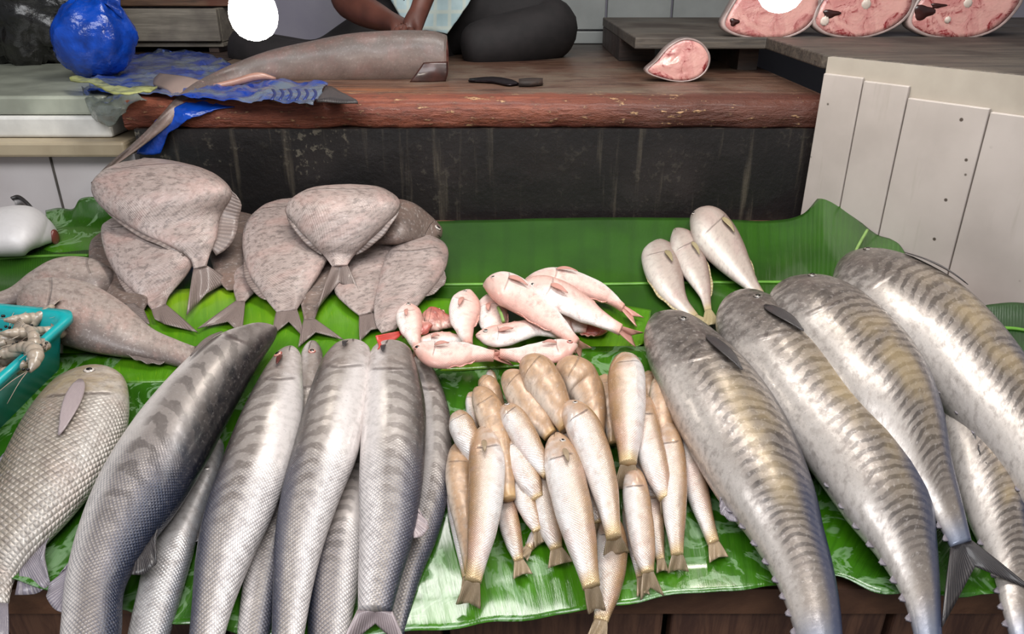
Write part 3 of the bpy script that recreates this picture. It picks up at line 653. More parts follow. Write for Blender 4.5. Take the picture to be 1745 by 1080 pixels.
fish('barracuda', 'dark scaly fish lying beneath, tail half showing between two pale bellies', 'fish', GB,
     [(590, 745, 622, 745, .002), (578, 790, 632, 790, .002), (560, 850, 640, 850, .002), (538, 910, 628, 910, .002), (527, 980, 614, 985, .002), (524, 1050, 600, 1055, .002), (525, 1140, 590, 1140, .002)],
     mat='barra_dark', fin='fin_silver', dorsal='L', gillstep=0, **GBT)
fish('barracuda', 'barred silver fish with flat snout beside the pink snapper tail', 'fish', GB,
     [(636, 588, 698, 590, .034), (624, 630, 712, 630, .034), (618, 690, 725, 690, .034), (614, 760, 725, 760, .034), (611, 840, 718, 840, .034), (612, 920, 703, 920, .032), (610, 990, 682, 990, .03), (610, 1040, 668, 1042, .028)],
     tail=((578, 1110), (640, 1062), (696, 1112), .02), mat='barra', fin='fin_pale', dorsal='R', pec=(.08, -.3, .05, .16, .0, 'fin_dark'), nose=.05, npow=.5, dfin=(('dorsal_fin', .6, .68, .016, .8, 1),), **GBT)
fish('barracuda', 'curved barred fish with bluish tail end, rightmost of the long silver row', 'fish', GB,
     [(692, 606, 722, 604, .008), (706, 640, 744, 638, .006), (716, 700, 766, 700, .006), (718, 765, 772, 765, .004), (712, 830, 765, 840, .004), (695, 900, 745, 915, .004), (678, 965, 718, 980, .004), (668, 1030, 700, 1040, .004), (662, 1080, 688, 1085, .004)],
     mat='barra', fin='fin_silver', dorsal='R', npow=.7, gill=.14, thick=.7)

# ================================================================== BARRED MACKERELS (right)
GM = 'large barred mackerel at front right'
fish('mackerel', 'big barred mackerel beside the small whitings, leftmost of the mackerels', 'fish', GM,
     [(1094, 540, 1140, 528, .012), (1102, 600, 1208, 566, .012), (1135, 680, 1285, 640, .012), (1176, 760, 1345, 730, .012), (1225, 845, 1385, 830, .012), (1275, 910, 1402, 900, .012), (1318, 980, 1420, 970, .012), (1345, 1045, 1432, 1040, .012), (1365, 1120, 1438, 1120, .012)],
     thick=.62, mat='seer', fin='fin_dark', dorsal='R', pec=(.19, .25, .10, .2, .1), eyes=(.125, .15, .008, 'eye_dark'), finlets=(-1, 9, .52, .96, .007), npow=.72, nose=.085,
     dfin=(('pelvic_fin', .48, .55, .012, 1.2, -1, 'fin_silver'),))
fish('mackerel', 'barred mackerel with golden shine, second from left, under its neighbour', 'fish', GM,
     [(1222, 508, 1272, 496, .014), (1224, 570, 1335, 530, .014), (1272, 640, 1425, 600, .014), (1330, 720, 1502, 690, .014), (1390, 800, 1552, 770, .014), (1446, 880, 1585, 850, .014), (1500, 950, 1596, 930, .014), (1540, 1020, 1602, 1010, .014), (1562, 1100, 1606, 1100, .014)],
     thick=.6, mat='seer', fin='fin_dark', dorsal='R', pec=(.16, .0, .09, .2, .1), eyes=(.125, .15, .008, 'eye_dark'), finlets=(-1, 9, .52, .96, .007), npow=.72, nose=.085)
fish('mackerel', 'silvery barred mackerel lying on top with its forked tail fully shown', 'fish', GM,
     [(1300, 510, 1350, 484, .04), (1325, 550, 1440, 498, .042), (1378, 610, 1520, 555, .042), (1440, 690, 1570, 620, .042), (1500, 760, 1602, 700, .042), (1552, 830, 1620, 790, .042), (1592, 880, 1640, 862, .040), (1620, 932, 1655, 922, .036)],
     tail=((1605, 1068), (1662, 965), (1768, 1010), .03), thick=.55, mat='seer', fin='fin_dark', dorsal='R', finlets=(-1, 9, .45, .93, .007), npow=.6, nose=.07,
     dfin=(('pelvic_fin', .30, .38, .03, 1.4, -1), ('dorsal_fin', .50, .60, .010, 1.0, 1)), eyes=(.12, .2, .008, 'eye_dark'))
fish('mackerel', 'large barred mackerel against the white counter, rightmost and farthest back', 'fish', GM,
     [(1420, 470, 1452, 444, .014), (1428, 510, 1530, 456, .014), (1500, 575, 1620, 500, .014), (1580, 645, 1700, 572, .014), (1650, 725, 1760, 650, .014), (1710, 800, 1810, 730, .014), (1770, 880, 1850, 820, .014), (1840, 960, 1890, 920, .014)],
     thick=.6, mat='seer', fin='fin_dark', dorsal='R', pec=(.19, .55, .14, .25, .15), eyes=(.125, .15, .008, 'eye_dark'), finlets=(-1, 9, .45, .93, .007), npow=.72, nose=.085,
     dfin=(('pelvic_fin', .55, .66, .02, 1.4, -1),))
fish('mackerel', 'mackerel mostly hidden between the top one and the counter-side one', 'fish', GM,
     [(1570, 610, 1600, 600, .002), (1590, 680, 1672, 650, .002), (1610, 760, 1720, 720, .002), (1636, 840, 1742, 800, .002), (1660, 900, 1752, 870, .002), (1690, 965, 1762, 950, .002), (1706, 1030, 1768, 1030, .002), (1725, 1100, 1775, 1100, .002)],
     thick=.55, mat='seer', fin='fin_dark', dorsal='R', finlets=(-1, 7, .6, .96, .007), gillstep=0)

# ================================================================== LARGE SCALED FISH (front left)
fish('carp', 'big scaly golden-headed fish at the left beside the teal tub', 'fish', None,
     [(128, 628, 186, 620, .004), (80, 668, 216, 650, .004), (36, 728, 218, 718, .004), (0, 800, 185, 790, .004), (-26, 870, 128, 868, .004), (-40, 930, 62, 940, .004), (-38, 985, 26, 985, .004), (-32, 1030, 14, 1030, .004)],
     tail=((-75, 1130), (-20, 1100), (14, 1120), .01), thick=.5, mat='carp', fin='fin_silver', dorsal='L', eyes=(.15, -.2, .008, 'eye_pale'), nose=.16, npow=.5, lump=.0,
     pec=(.2, -.1, .2, .22, -.1, 'fin_pale'), dfin=(('anal_fin', .64, .80, .035, .9, -1), ('dorsal_fin', .25, .6, .012, .7, 1)), gill=.26)

# ================================================================== POMFRETS (back left pile)
GP = 'grey pomfrets piled against the black riser'
def pom(label, ribs, tail, mat='pomfret', thick=.2, **k):
    k.setdefault('nose', .14); k.setdefault('npow', .5); k.setdefault('gillstep', 0.0)
    ribs = [q[:4] + (max(q[4], .017),) for q in ribs]
    return fish('pomfret', label, 'fish', GP, ribs, thick, mat, k.pop('fin', 'fin_pom'), tail, lump=.004, sec=.85, **k)
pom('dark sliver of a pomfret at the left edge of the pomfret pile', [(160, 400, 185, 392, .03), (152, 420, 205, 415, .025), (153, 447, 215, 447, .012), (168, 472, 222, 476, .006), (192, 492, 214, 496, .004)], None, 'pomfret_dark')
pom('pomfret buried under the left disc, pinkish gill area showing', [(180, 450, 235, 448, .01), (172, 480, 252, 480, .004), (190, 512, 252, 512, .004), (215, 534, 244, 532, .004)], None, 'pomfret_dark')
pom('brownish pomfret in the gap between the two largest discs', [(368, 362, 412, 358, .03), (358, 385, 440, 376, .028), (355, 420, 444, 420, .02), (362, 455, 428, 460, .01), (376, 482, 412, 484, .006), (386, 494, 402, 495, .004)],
    None, 'pomfret_dark')
pom('small pomfret under the centre disc with forked tail spread on bright leaf', [(425, 402, 470, 400, .02), (405, 440, 474, 440, .012), (396, 468, 458, 476, .006), (398, 495, 432, 500, .004), (403, 514, 418, 514, .004)],
    ((336, 560), (388, 548), (412, 571), .004), 'pomfret')
pom('left pomfret lying under the topmost one, tail pointing down right', [(188, 372, 225, 360, .08), (173, 388, 282, 374, .075), (178, 425, 322, 402, .06), (198, 465, 334, 438, .04), (225, 494, 318, 470, .025), (247, 514, 290, 502, .014), (258, 528, 282, 520, .01)],
    ((264, 544), (280, 552), (337, 566), .006), 'pomfret', dfin=(('anal_fin', .45, .85, .012, .2, -1),))
pom('topmost left pomfret with pointed fin tip against the black riser', [(225, 273, 262, 268, .15), (185, 288, 312, 280, .145), (157, 316, 372, 300, .13), (174, 352, 398, 330, .11), (236, 394, 378, 368, .085), (290, 420, 370, 405, .07), (322, 440, 358, 434, .055), (330, 458, 352, 454, .045)],
    ((318, 537), (352, 500), (392, 478), .02), 'pomfret', nose=.2, dfin=(('dorsal_fin', .34, .8, .030, .5, 1), ('anal_fin', .34, .8, .012, .4, -1)))
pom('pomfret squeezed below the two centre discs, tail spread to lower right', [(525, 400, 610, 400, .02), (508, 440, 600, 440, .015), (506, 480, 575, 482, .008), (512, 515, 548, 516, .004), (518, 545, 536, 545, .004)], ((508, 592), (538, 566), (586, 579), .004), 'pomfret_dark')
pom('large pale centre pomfret, partly covered at its upper right', [(468, 346, 500, 336, .06), (440, 358, 545, 345, .06), (417, 385, 568, 382, .05), (413, 425, 566, 424, .04), (426, 470, 548, 462, .03), (450, 506, 522, 502, .02), (471, 532, 506, 528, .014)],
    ((464, 572), (492, 548), (520, 578), .012), 'pomfret', dfin=(('anal_fin', .5, .86, .014, .2, -1),))
pom('long pomfret at the right, low in the pile beside the pink snappers', [(690, 402, 740, 396, .035), (660, 432, 764, 425, .03), (645, 480, 756, 466, .02), (637, 520, 720, 512, .012), (640, 552, 690, 546, .006), (650, 568, 674, 562, .004)], None, 'pomfret', dfin=(('dorsal_fin', .35, .55, .018, .5, 1),))
pom('brown pomfret between centre and right ones, narrow tail root above red tail', [(645, 392, 700, 382, .04), (612, 422, 692, 412, .03), (580, 460, 674, 452, .02), (570, 496, 654, 492, .012), (592, 522, 642, 520, .008), (612, 538, 634, 534, .006)],
    ((613, 582), (632, 562), (660, 558), .004), 'pomfret')
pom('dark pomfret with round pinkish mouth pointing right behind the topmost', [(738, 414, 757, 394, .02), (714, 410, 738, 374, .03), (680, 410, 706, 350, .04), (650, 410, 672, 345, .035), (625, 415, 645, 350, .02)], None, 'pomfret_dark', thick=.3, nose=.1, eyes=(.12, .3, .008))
pom('topmost centre pomfret fanning out wide above a narrow tail', [(556, 321, 622, 316, .112), (508, 333, 664, 328, .11), (486, 357, 684, 350, .10), (504, 386, 657, 384, .085), (530, 414, 628, 412, .07), (552, 436, 604, 435, .055), (566, 454, 592, 452, .05)],
    ((540, 527), (578, 481), (616, 505), .03), 'pomfret', nose=.2, dfin=(('dorsal_fin', .28, .8, .015, .3, 1), ('anal_fin', .28, .8, .012, .3, -1)))

# grey pink fish and the white-bellied piece on the left
fish('grey_fish', 'grey-brown fish lying behind the pinkish one, pointing off the left side', 'fish', None,
     [(195, 468, 200, 492, .006), (155, 447, 165, 500, .006), (105, 446, 110, 508, .006), (60, 466, 66, 510, .006), (20, 492, 28, 516, .006), (-25, 508, -18, 526, .006)], .4, 'greyfish', 'fin_grey', nose=.1, dfin=(('dorsal_fin', .2, .5, .02, .7, -1),))
fish('grey_fish', 'stout pinkish grey fish stretching from teal tub to dark snout', 'fish', None,
     [(35, 540, 38, 503, .006), (72, 566, 80, 480, .006), (130, 584, 148, 486, .006), (190, 598, 208, 518, .006), (246, 609, 258, 560, .006), (298, 621, 303, 581, .006), (330, 630, 332, 592, .006)], .38, 'greyfish', 'fin_grey',
     ((330, 665), (352, 640), (386, 597), .01), dorsal='L', nose=.08, gillstep=0, dfin=(('anal_fin', .55, .75, .012, .8, 1), ('pelvic_fin', .45, .6, .03, .7, -1)))
wf, WB, wl = fish('white_fish', 'white-bellied cut fish with dark curled fin tip at the tiled wall', 'fish', None,
     [(-60, 424, -60, 372, .012), (0, 424, 0, 366, .012), (40, 421, 48, 362, .012), (70, 415, 78, 378, .012), (92, 411, 97, 396, .012)], .45, 'whitebelly', 'fin_grey', nose=0.0, gillstep=0)
def px_sheet(name, rows, mat, loc, root, proj=P, nu=14, nv=10, th=0.002, wr=0.0, wf_=14.0):
    G = []; R = [[(q if len(q) == 3 else q + (0.0,)) for q in r] for r in rows]
    for i in range(nu):
        cols = [cr(r, i/(nu-1)) for r in R]; row = []
        for j in range(nv):
            x, y, h = cr(cols, j/(nv-1)); p = proj(x, y, h)
            if wr:
                q = p*wf_; k = mnoise.noise(q) + 0.6*abs(mnoise.noise(q*2.3 + Vector((3, 1, 2)))) + 0.35*abs(mnoise.noise(q*5.1)); p = p + Vector((0, -0.35, 0.9))*wr*k
            row.append(p)
        G.append(row)
    return sheet(name, G, th, mat, loc, root)
n_ = NT('white fin with black tip'); _, A_, B_, _z = n_.attr('fp'); wfin = n_.fin(n_.mix(n_.mr(B_, 0.72, 0.85), 'c6c2c2', '2b2828'), .35)
px_sheet('fin', [[(4, 368, .02), (40, 362, .02), (80, 384, .02)], [(26, 350, .055), (44, 347, .055), (66, 368, .045)], [(18, 336, .075), (30, 334, .076), (44, 342, .07)]], wfin, wl, wf, th=.006)
ball('cut_face', P(94, 404, .028), (.006, .012, .016), mat_plain('raw red cut flesh', '7d3f35', .3, coat=.5), None, wl, wf)

# ================================================================== PINK SNAPPERS
GS = 'pink snappers heaped in the centre'
def snap(label, sp, W, lay, tail=(20, 26), mat='snapper', ey=None, fin='fin_pink', dorsal='R', tl=None, thick=.42, **k):
    k.setdefault('lump', .0025); k.setdefault('pec', (.27, -.15, .16, .2, -.1) if mat == 'snapper' else None)
    h = .010 + .011*lay; sp = [(x, y, h + .004*(1-i/(len(sp)-1))) for i, (x, y) in enumerate(sp)]
    t = tl or (dict(len=tail[0], spread=tail[1], fork=.45) if tail else None)
    return fish('snapper', label, 'fish', GS, spine_ribs(sp, W, 'snapper'), thick, mat, fin, t, eyes=ey, nose=.12, npow=.5, n=44, seg=22, dorsal=dorsal, gill=.24, gillstep=.05, thm=.008,
                dfin=(('dorsal_fin', .3, .72, .004, .6, 1),), **k)
snap('red-spotted snapper lying between the upright ones at the left', [(722, 540), (745, 545), (778, 550)], 40, 0.3, mat='snapper_red', tail=None, thick=.3)
snap('bright red snapper tail poking out beside a flat barred snout', [(735, 556), (708, 562), (684, 569)], 20, 1.6, mat='snapper_red', tl=((640, 572), (646, 590), (640, 606), .075), fin='fin_red', thick=.4)
snap('thin pale snapper behind the large front left one', [(712, 586), (755, 579), (805, 581)], 26, 0.5, tail=None, thick=.3)
snap('dusky red snapper under the right end of the heap', [(1042, 552), (1005, 557), (965, 560)], 30, 0, mat='snapper_red', tail=None, thick=.4)
snap('snapper tail half fanned below the long diagonal snappers', [(925, 525), (955, 555), (978, 582)], 44, 1, tail=(18, 24), thick=.35)
snap('small upright snapper at the left end of the heap', [(694, 518), (700, 555), (711, 596)], 46, 2, tail=(16, 20), ey=(.1, .1, .004), thick=.5)
snap('broad upright snapper with head up, left of the yellow stalk', [(800, 496), (790, 540), (798, 588)], 54, 2, tail=None, ey=(.1, -.35, .004), thick=.4)
snap('pale snapper standing behind the yellow stalk', [(832, 504), (840, 545), (850, 585)], 56, 1, tail=None, thick=.35)
snap('uppermost pink snapper, thin, its fin edge raised on the dark leaf', [(895, 478), (960, 478), (1030, 502), (1062, 525)], 34, 1.2, tail=(38, 20), thick=.5, dorsal='L')
snap('horizontal snapper facing left with dark eye in the heap middle', [(812, 574), (858, 571), (910, 560), (958, 571)], 36, 2, tail=(24, 22), ey=(.12, .2, .005), dorsal='R', thick=.35)
snap('long diagonal snapper with tail beside the dark mackerel head', [(890, 484), (950, 502), (1010, 536), (1058, 562)], 48, 3, tail=(36, 28), ey=(.12, -.3, .004), dorsal='R', thick=.38)
snap('reddish diagonal snapper with yellow chin in the heap centre', [(824, 486), (875, 498), (940, 545), (982, 585)], 54, 3, tail=(24, 26), ey=(.14, -.2, .005), dorsal='L', thick=.38)
snap('front right snapper facing right with dark eye near its snout', [(984, 590), (940, 599), (890, 605), (852, 603)], 38, 2.6, tail=(22, 22), ey=(.1, -.3, .005, 'eye_red'), dorsal='R', thick=.36)
snap('front left snapper facing left, largest and whitest of the heap', [(704, 594), (750, 604), (802, 602), (842, 606)], 44, 3, tail=(34, 26), ey=(.07, .2, .005, 'eye_red'), dorsal='L', thick=.36)
snap('pale snapper back showing between the crossing diagonal ones', [(905, 520), (950, 548), (1000, 560)], 40, .6, tail=None, thick=.35)
st = thing('leaf_stalk', 'short yellow-green stalk stuck between two pale snappers', 'stalk', P(853, 535, .03))
tube('stem', [P(849, 524, .045), P(854, 535, .05), P(858, 548, .05)], [.003, .0028, .003], M['stem'], P(853, 535, .03), st, 8)

# ================================================================== THREE CROAKERS (upper right)
GC = 'three pale croakers with tails behind the mackerel heads'
def croak(label, sp, W, h, mat='croaker', **k):
    sp = [(x, y, h) for x, y in sp]
    return fish('croaker', label, 'fish', GC, spine_ribs(sp, W, 'croaker'), .45, mat, 'fin_yellow', dict(len=26, spread=34, fork=.1), nose=.16, npow=.5, n=46, seg=22, gill=.28, gillstep=.05,
                pec=(.3, .2, .14, .2, .1), **k)
croak('pinkish croaker, leftmost of the pale trio', [(1124, 408), (1128, 450), (1152, 505), (1184, 542)], 66, .004, dfin=(('dorsal_fin', .3, .8, .006, .5, -1),))
croak('slim croaker in the middle of the pale trio', [(1150, 390), (1174, 435), (1198, 490), (1207, 530)], 50, .012, dfin=(('dorsal_fin', .3, .8, .006, .5, 1),))
croak('whitest croaker, highest and rightmost of the pale trio', [(1180, 368), (1222, 405), (1266, 465), (1300, 510)], 66, .012, dfin=(('dorsal_fin', .3, .8, .006, .5, 1),), eyes=(.1, -.2, .005))

# ================================================================== SMALL WHITINGS (front centre)
GW = 'small whitings heaped at front centre'
def whi(label, sp, W, lay, mat='whiting', tail=(30, 26), ey=None, dorsal='R', fork=.15, **k):
    k.setdefault('lump', .0022)
    sp = [(q[0], q[1], .006 + .0125*lay + (q[2] if len(q) > 2 else 0)) for q in sp]
    return fish('whiting', label, 'fish', GW, spine_ribs(sp, W*1.08, 'whiting'), .72, mat, 'fin_tan', dict(len=tail[0], spread=tail[1], fork=fork) if tail else None, eyes=ey, nose=.09, npow=.5, n=44, seg=20,
                gill=.19, gillstep=.06, dorsal=dorsal, **k)
EY = (.12, .25, .004)
whi('whiting buried in the heap middle, dull flank in the gap left of centre', [(905, 760), (925, 840), (935, 900)], 40, .1, tail=None)
whi('whiting buried between the two central long ones, dull flank showing', [(960, 700), (975, 780), (1000, 860)], 44, .9, tail=None)
whi('whiting buried right of the prominent upright one, dull flank showing', [(1090, 720), (1104, 800), (1118, 860)], 44, .5, tail=None)
whi('thin pale sliver at the upper left edge of the whiting heap', [(803, 668), (805, 700), (814, 745)], 20, 0.5, tail=None)
whi('short tan head at the upper left of the whiting heap', [(822, 648), (838, 668), (856, 700)], 32, .6, 'whiting_tan', tail=None)
whi('tiny white upright head behind the upper left tan bodies', [(834, 632), (838, 645), (848, 662)], 16, .8, tail=None)
whi('brown whiting tucked behind the prominent upright one', [(1103, 636), (1108, 665), (1112, 720)], 32, .5, 'whiting_tan', tail=None)
whi('whiting buried in the lower right of the heap, dull tail only', [(1072, 850), (1080, 910), (1092, 985)], 30, .2, tail=(30, 22))
whi('thin whiting under the two right tails', [(1108, 830), (1116, 890), (1126, 955)], 30, .3, tail=(20, 20))
whi('lowest whiting, its tail reaching over the leaf front edge', [(1040, 880, .01), (1042, 940), (1034, 1010), (1024, 1058)], 52, .3, tail=(30, 34))
whi('pale whiting at the left edge, lying under the brown one', [(776, 800), (782, 880), (796, 985)], 34, .2, tail=(26, 30))
whi('brown-backed whiting at the far left of the heap', [(783, 752), (784, 820), (796, 900), (803, 975)], 46, 1.0, 'whiting_tan', tail=(24, 26))
whi('slim whiting ending in a grey tail near the heap centre left', [(858, 800), (864, 870), (876, 925), (884, 955)], 34, .8, tail=(28, 34))
whi('whiting crossing low beneath, only its pink tail part visible', [(985, 850), (950, 885), (915, 915), (900, 935)], 30, .1, tail=(18, 22))
whi('whiting with broad square tail left of the central long pair', [(915, 780), (926, 840), (940, 905), (948, 935)], 44, .9, tail=(28, 44), fork=.05)
whi('golden-tailed whiting slanting down between silver sides', [(868, 780), (886, 830), (906, 880), (916, 905)], 34, 1.4, tail=(24, 28))
whi('silver whiting behind the tan curved head near the top', [(950, 648), (968, 672), (985, 705)], 36, 1.2, tail=None, ey=EY)
whi('narrow brown-spotted whiting left of the prominent upright one', [(1028, 640), (1036, 690), (1046, 755)], 36, 1.0, 'whiting_tan', tail=None)
whi('rightmost whiting, curved away with tail toward the mackerel', [(1156, 706), (1172, 770), (1192, 850), (1216, 925)], 42, .5, tail=(30, 34))
whi('pale whiting head poking out at the upper left of the heap', [(778, 704, .01), (795, 745, .01), (818, 800)], 42, 1.6, tail=None)
whi('broad tan whiting with rounded head left of the twin tops', [(955, 632), (990, 650), (1010, 695), (1016, 760)], 54, 1.8, 'whiting_tan', tail=None)
whi('thin silver whiting pressed beside the long bright one', [(984, 745), (996, 800), (1014, 870), (1020, 890)], 30, 2.0, tail=(24, 26))
whi('silvery whiting with open gills at middle left of heap', [(872, 742), (885, 780), (905, 825), (916, 850)], 44, 2.2, tail=None, ey=EY)
whi('brown-headed whiting directly right of the prominent upright one', [(1128, 640), (1130, 690), (1134, 770)], 42, 2.0, 'whiting_tan', tail=None, ey=EY)
whi('whiting slanting right with tan tail, right of the prominent one', [(1096, 672), (1102, 740), (1122, 810), (1134, 850)], 46, 2.4, tail=(26, 30))
whi('long whiting at right ending in a grey glassy tail', [(1134, 712), (1146, 790), (1150, 880), (1154, 945)], 44, 1.8, tail=(30, 36))
whi('whiting below the prominent one with a split pale tail', [(1078, 795, .005), (1086, 860), (1098, 940), (1104, 975)], 44, 2.0, tail=(44, 40), fork=.4)
whi('tan whiting bent along the centre left, longest of the brown ones', [(812, 662), (838, 710), (856, 780), (868, 850)], 46, 2.6, 'whiting_tan', tail=None)
whi('tan-backed whiting sloping under the topmost brown one', [(862, 642), (890, 670), (920, 715), (938, 742)], 50, 2.6, 'whiting_tan', tail=None)
whi('bright silver whiting sloping down in the upper middle', [(858, 698), (880, 722), (912, 775), (934, 808)], 42, 3.2, tail=None, ey=EY)
whi('large front whiting with orange throat, left tail on the leaf', [(822, 728), (830, 800), (822, 900), (806, 990)], 58, 3.0, tail=(44, 42), dorsal='L', pec=(.2, .1, .1, .2, 0))
whi('large front whiting in the centre, tail hanging at the leaf edge', [(946, 740), (966, 820), (990, 920), (1008, 1000)], 62, 3.4, tail=(44, 30), pec=(.2, .1, .1, .2, 0), ey=EY)
whi('topmost brown whiting with smooth rounded back', [(895, 622, .004), (922, 646, .004), (948, 690), (966, 728)], 56, 3.4, 'whiting_tan', tail=None)
whi('long bright silver whiting with golden tail in the centre', [(966, 690), (1000, 740), (1030, 830), (1046, 915)], 54, 3.8, tail=(30, 46), fork=.05, ey=EY)
whi('prominent upright whiting with pale rounded head in front', [(1065, 606, .004), (1068, 650, .004), (1071, 730), (1070, 790)], 60, 3.8, tail=(46, 48), fork=.1, dorsal='L')

# ================================================================== SHARK ON THE BENCH
QY = lambda x, y, h: Q(x, y, h)
sh, SB, shl = fish('shark', 'headless grey-brown shark on the bench, long tail drooping over its edge', 'shark', None,
     [(761, 60, 762, 137, 1.92), (735, 53, 735, 140, 1.92), (680, 52, 680, 142, 1.92), (600, 57, 600, 143, 1.91), (530, 70, 530, 144, 1.90), (460, 86, 460, 144, 1.87), (400, 108, 405, 150, 1.83),
      (360, 126, 370, 154, 1.78), (330, 142, 347, 168, 1.70), (300, 166, 320, 184, 1.62), (275, 195, 294, 208, 1.575), (250, 222, 264, 233, 1.56), (217, 252, 226, 262, 1.55), (182, 282, 188, 289, 1.545), (155, 311, 158, 315, 1.54)],
     .8, 'shark', 'fin_grey', dorsal='L', nose=0.0, n=90, gillstep=0, lump=.006, proj=QY)
px_sheet('cut_shadow', [[(722, 107, 1.850), (740, 106, 1.85), (763, 105, 1.86)], [(710, 124, 1.842), (735, 124, 1.84), (763, 124, 1.85)], [(698, 140, 1.84), (730, 140, 1.84), (759, 139, 1.85)]], mat_plain('raw cut with painted shadow', '4a2a24', .35, .2, 30, coat=.3), shl, sh, QY, th=.004)  # dark sheet: shadow at the cut painted together with the brown-red raw interior
px_sheet('tail_fin', [[(302, 172, 1.63), (325, 158, 1.68), (348, 142, 1.72)], [(285, 155, 1.66), (300, 142, 1.69), (318, 134, 1.73)], [(262, 146, 1.68), (264, 137, 1.70), (272, 128, 1.72)]], M['shark'], shl, sh, QY, th=.010)
tube('claspers', [Q(350, 150, 1.745), Q(400, 140, 1.77), Q(440, 130, 1.78), Q(470, 134, 1.79)], [.004, .008, .009, .003], mat_plain('pale pink flesh', 'ad8272', .35, coat=.4), shl, sh, 10)
def cut_disc():
    c, a, nn, t, d = SB.at(0.0); V = []; fp = []; R = 6
    for r in range(R+1):
        for j in range(28):
            th = 2*math.pi*j/28; k = max(r, .02)/R
            V.append(c - d*(0.004*(1-k*k)) + a*math.cos(th)*k*.97 + nn*t*math.sin(th)*k*.97); fp.append((k, j/28, 0))
    n = NT('shark cut flesh'); _, A, B, _z = n.attr('fp'); nz = n.noise(n.obj()[0], 60, 4)
    m = n.fin(n.mix(n.mr(A, .8, .95), n.mix(n.mr(nz, .4, .65), 'b0796c', '7d3a35'), 'cfc4bc'), .3, 0, .4)
    F = grid_faces(R+1, 28, True); link_mesh('cut_face', V, F, m, shl, sh, {'fp': fp})
cut_disc()

# ================================================================== FISH STEAKS
def steak_mat(name, dark=.5):
    n = NT(name); O, X, Y, Z = n.obj(); a = n.noise(O, 16, 3, .6, .8); b = n.noise(O, 30, 5, .7, 1.5); c = n.noise(O, 70, 4)
    col = n.mix(n.mr(a, .35, .65), 'd8a298', 'c07c78'); v = n.m('MULTIPLY', n.mr(b, .50, .60), n.mr(a, .38, .55))
    col = n.mix(n.m('MULTIPLY', v, dark+.2), col, '8a2226'); col = n.mix(n.mr(c, .6, .8, 0, .4), col, 'ecc9bf')
    n.bump(n.m('ADD', b, c), .6, .003); return n.fin(col, .28, 0, .5, sss=.08)
M['steak'] = steak_mat('raw pink fish flesh', .35); M['steak_red'] = steak_mat('raw veined fish flesh', .75)
M['steak_skin'] = mat_plain('steak skin edge', 'b9a09a', .35, .15, coat=.4); M['bone'] = mat_plain('vertebra', 'ecd9cb', .35, .08, coat=.4); M['cavity'] = mat_plain('dark gut cavity', '3d1512', .3, .2, coat=.6)
def steak(label, pts, y, mat, bones=(), cavs=(), th=.035, lean=.12, group='fish steaks at the back right'):
    cx = sum(p[0] for p in pts)/len(pts); by = max(p[1] for p in pts); n = 48; m = len(pts)
    out = []
    for i in range(n):
        t = i/n*m; k = int(t); u = t-k; p0, p1, p2, p3 = (pts[(k+q) % m] for q in (-1, 0, 1, 2))
        out.append(tuple(0.5*((2*b)+(c-a)*u+(2*a-5*b+4*c-d)*u*u+(3*b-a-3*c+d)*u**3) for a, b, c, d in zip(p0, p1, p2, p3)))
    base = Q(cx, by, y)
    def W(x, yy, dep=0.0):
        p = Q(x, yy, y); p.y += (p.z-base.z)*lean + dep; return p
    root = thing('fish_steak', label, 'fish steak', base, group); ctr = (cx, sum(p[1] for p in pts)/m); V = []; F = []; R = 7
    for r in range(R+1):
        k = .93*r/R
        for x, yy in out: V.append(W(lerp(ctr[0], x, k), lerp(ctr[1], yy, k), -.003*(1-k) + .0015*mnoise.noise(Vector((x*.05*k, yy*.05*k, y)))))
    for x, yy in out: V.append(W(lerp(ctr[0], x, .93), lerp(ctr[1], yy, .93), th))
    F = grid_faces(R+2, n, True); F.append(tuple((R+1)*n+j for j in range(n))[::-1]); link_mesh('flesh', V, F, M[mat], base, root)
    V = []
    for k, dep in ((.925, -.001), (.97, -.003), (1.0, .002), (1.0, th-.003), (.93, th)):
        for x, yy in out: V.append(W(lerp(ctr[0], x, k), lerp(ctr[1], yy, k), dep))
    link_mesh('skin', V, grid_faces(5, n, True), M['steak_skin'], base, root)
    for (x, yy, r) in bones: ball('vertebra', W(x, yy, -.002), (r, .004, r), M['bone'], None, base, root, disp=lambda d: .12*math.sin(9*math.atan2(d.z, d.x)))
    for (x, yy, rx, rz) in cavs: ball('gut_cavity', W(x, yy, 0), (rx, .005, rz), M['cavity'], None, base, root, disp=lambda d: .2*math.sin(3*math.atan2(d.z, d.x)+1))
steak('small rounded steak standing on the bench, pointed end left', [(1100, 122), (1118, 104), (1140, 80), (1168, 66), (1196, 72), (1212, 95), (1206, 120), (1185, 136), (1155, 140), (1122, 133)], 1.84, 'steak_red')
steak('pale pink steak below the second bulb, leftmost on the grey board', [(1230, 44), (1243, 15), (1268, -20), (1310, -55), (1370, -52), (1402, -15), (1398, 22), (1376, 50), (1338, 66), (1295, 68), (1250, 60)], 1.98, 'steak', cavs=[(1252, 38, .012, .009)])
steak('middle steak on the grey board with round vertebra near its edge', [(1385, 36), (1398, 5), (1430, -30), (1480, -62), (1540, -52), (1564, -12), (1556, 22), (1522, 50), (1470, 66), (1420, 63), (1394, 52)], 1.98, 'steak_red',
      bones=[(1406, 36, .011), (1478, 8, .012)], cavs=[(1418, 24, .022, .010)])
steak('rightmost steak on the grey board with dark gut cavity', [(1548, 38), (1565, 2), (1600, -34), (1660, -64), (1722, -50), (1750, -12), (1740, 15), (1702, 50), (1650, 67), (1592, 65), (1560, 54)], 1.98, 'steak_red',
      bones=[(1652, 6, .011), (1616, 34, .008)], cavs=[(1576, 22, .026, .018), (1602, 10, .02, .006)])

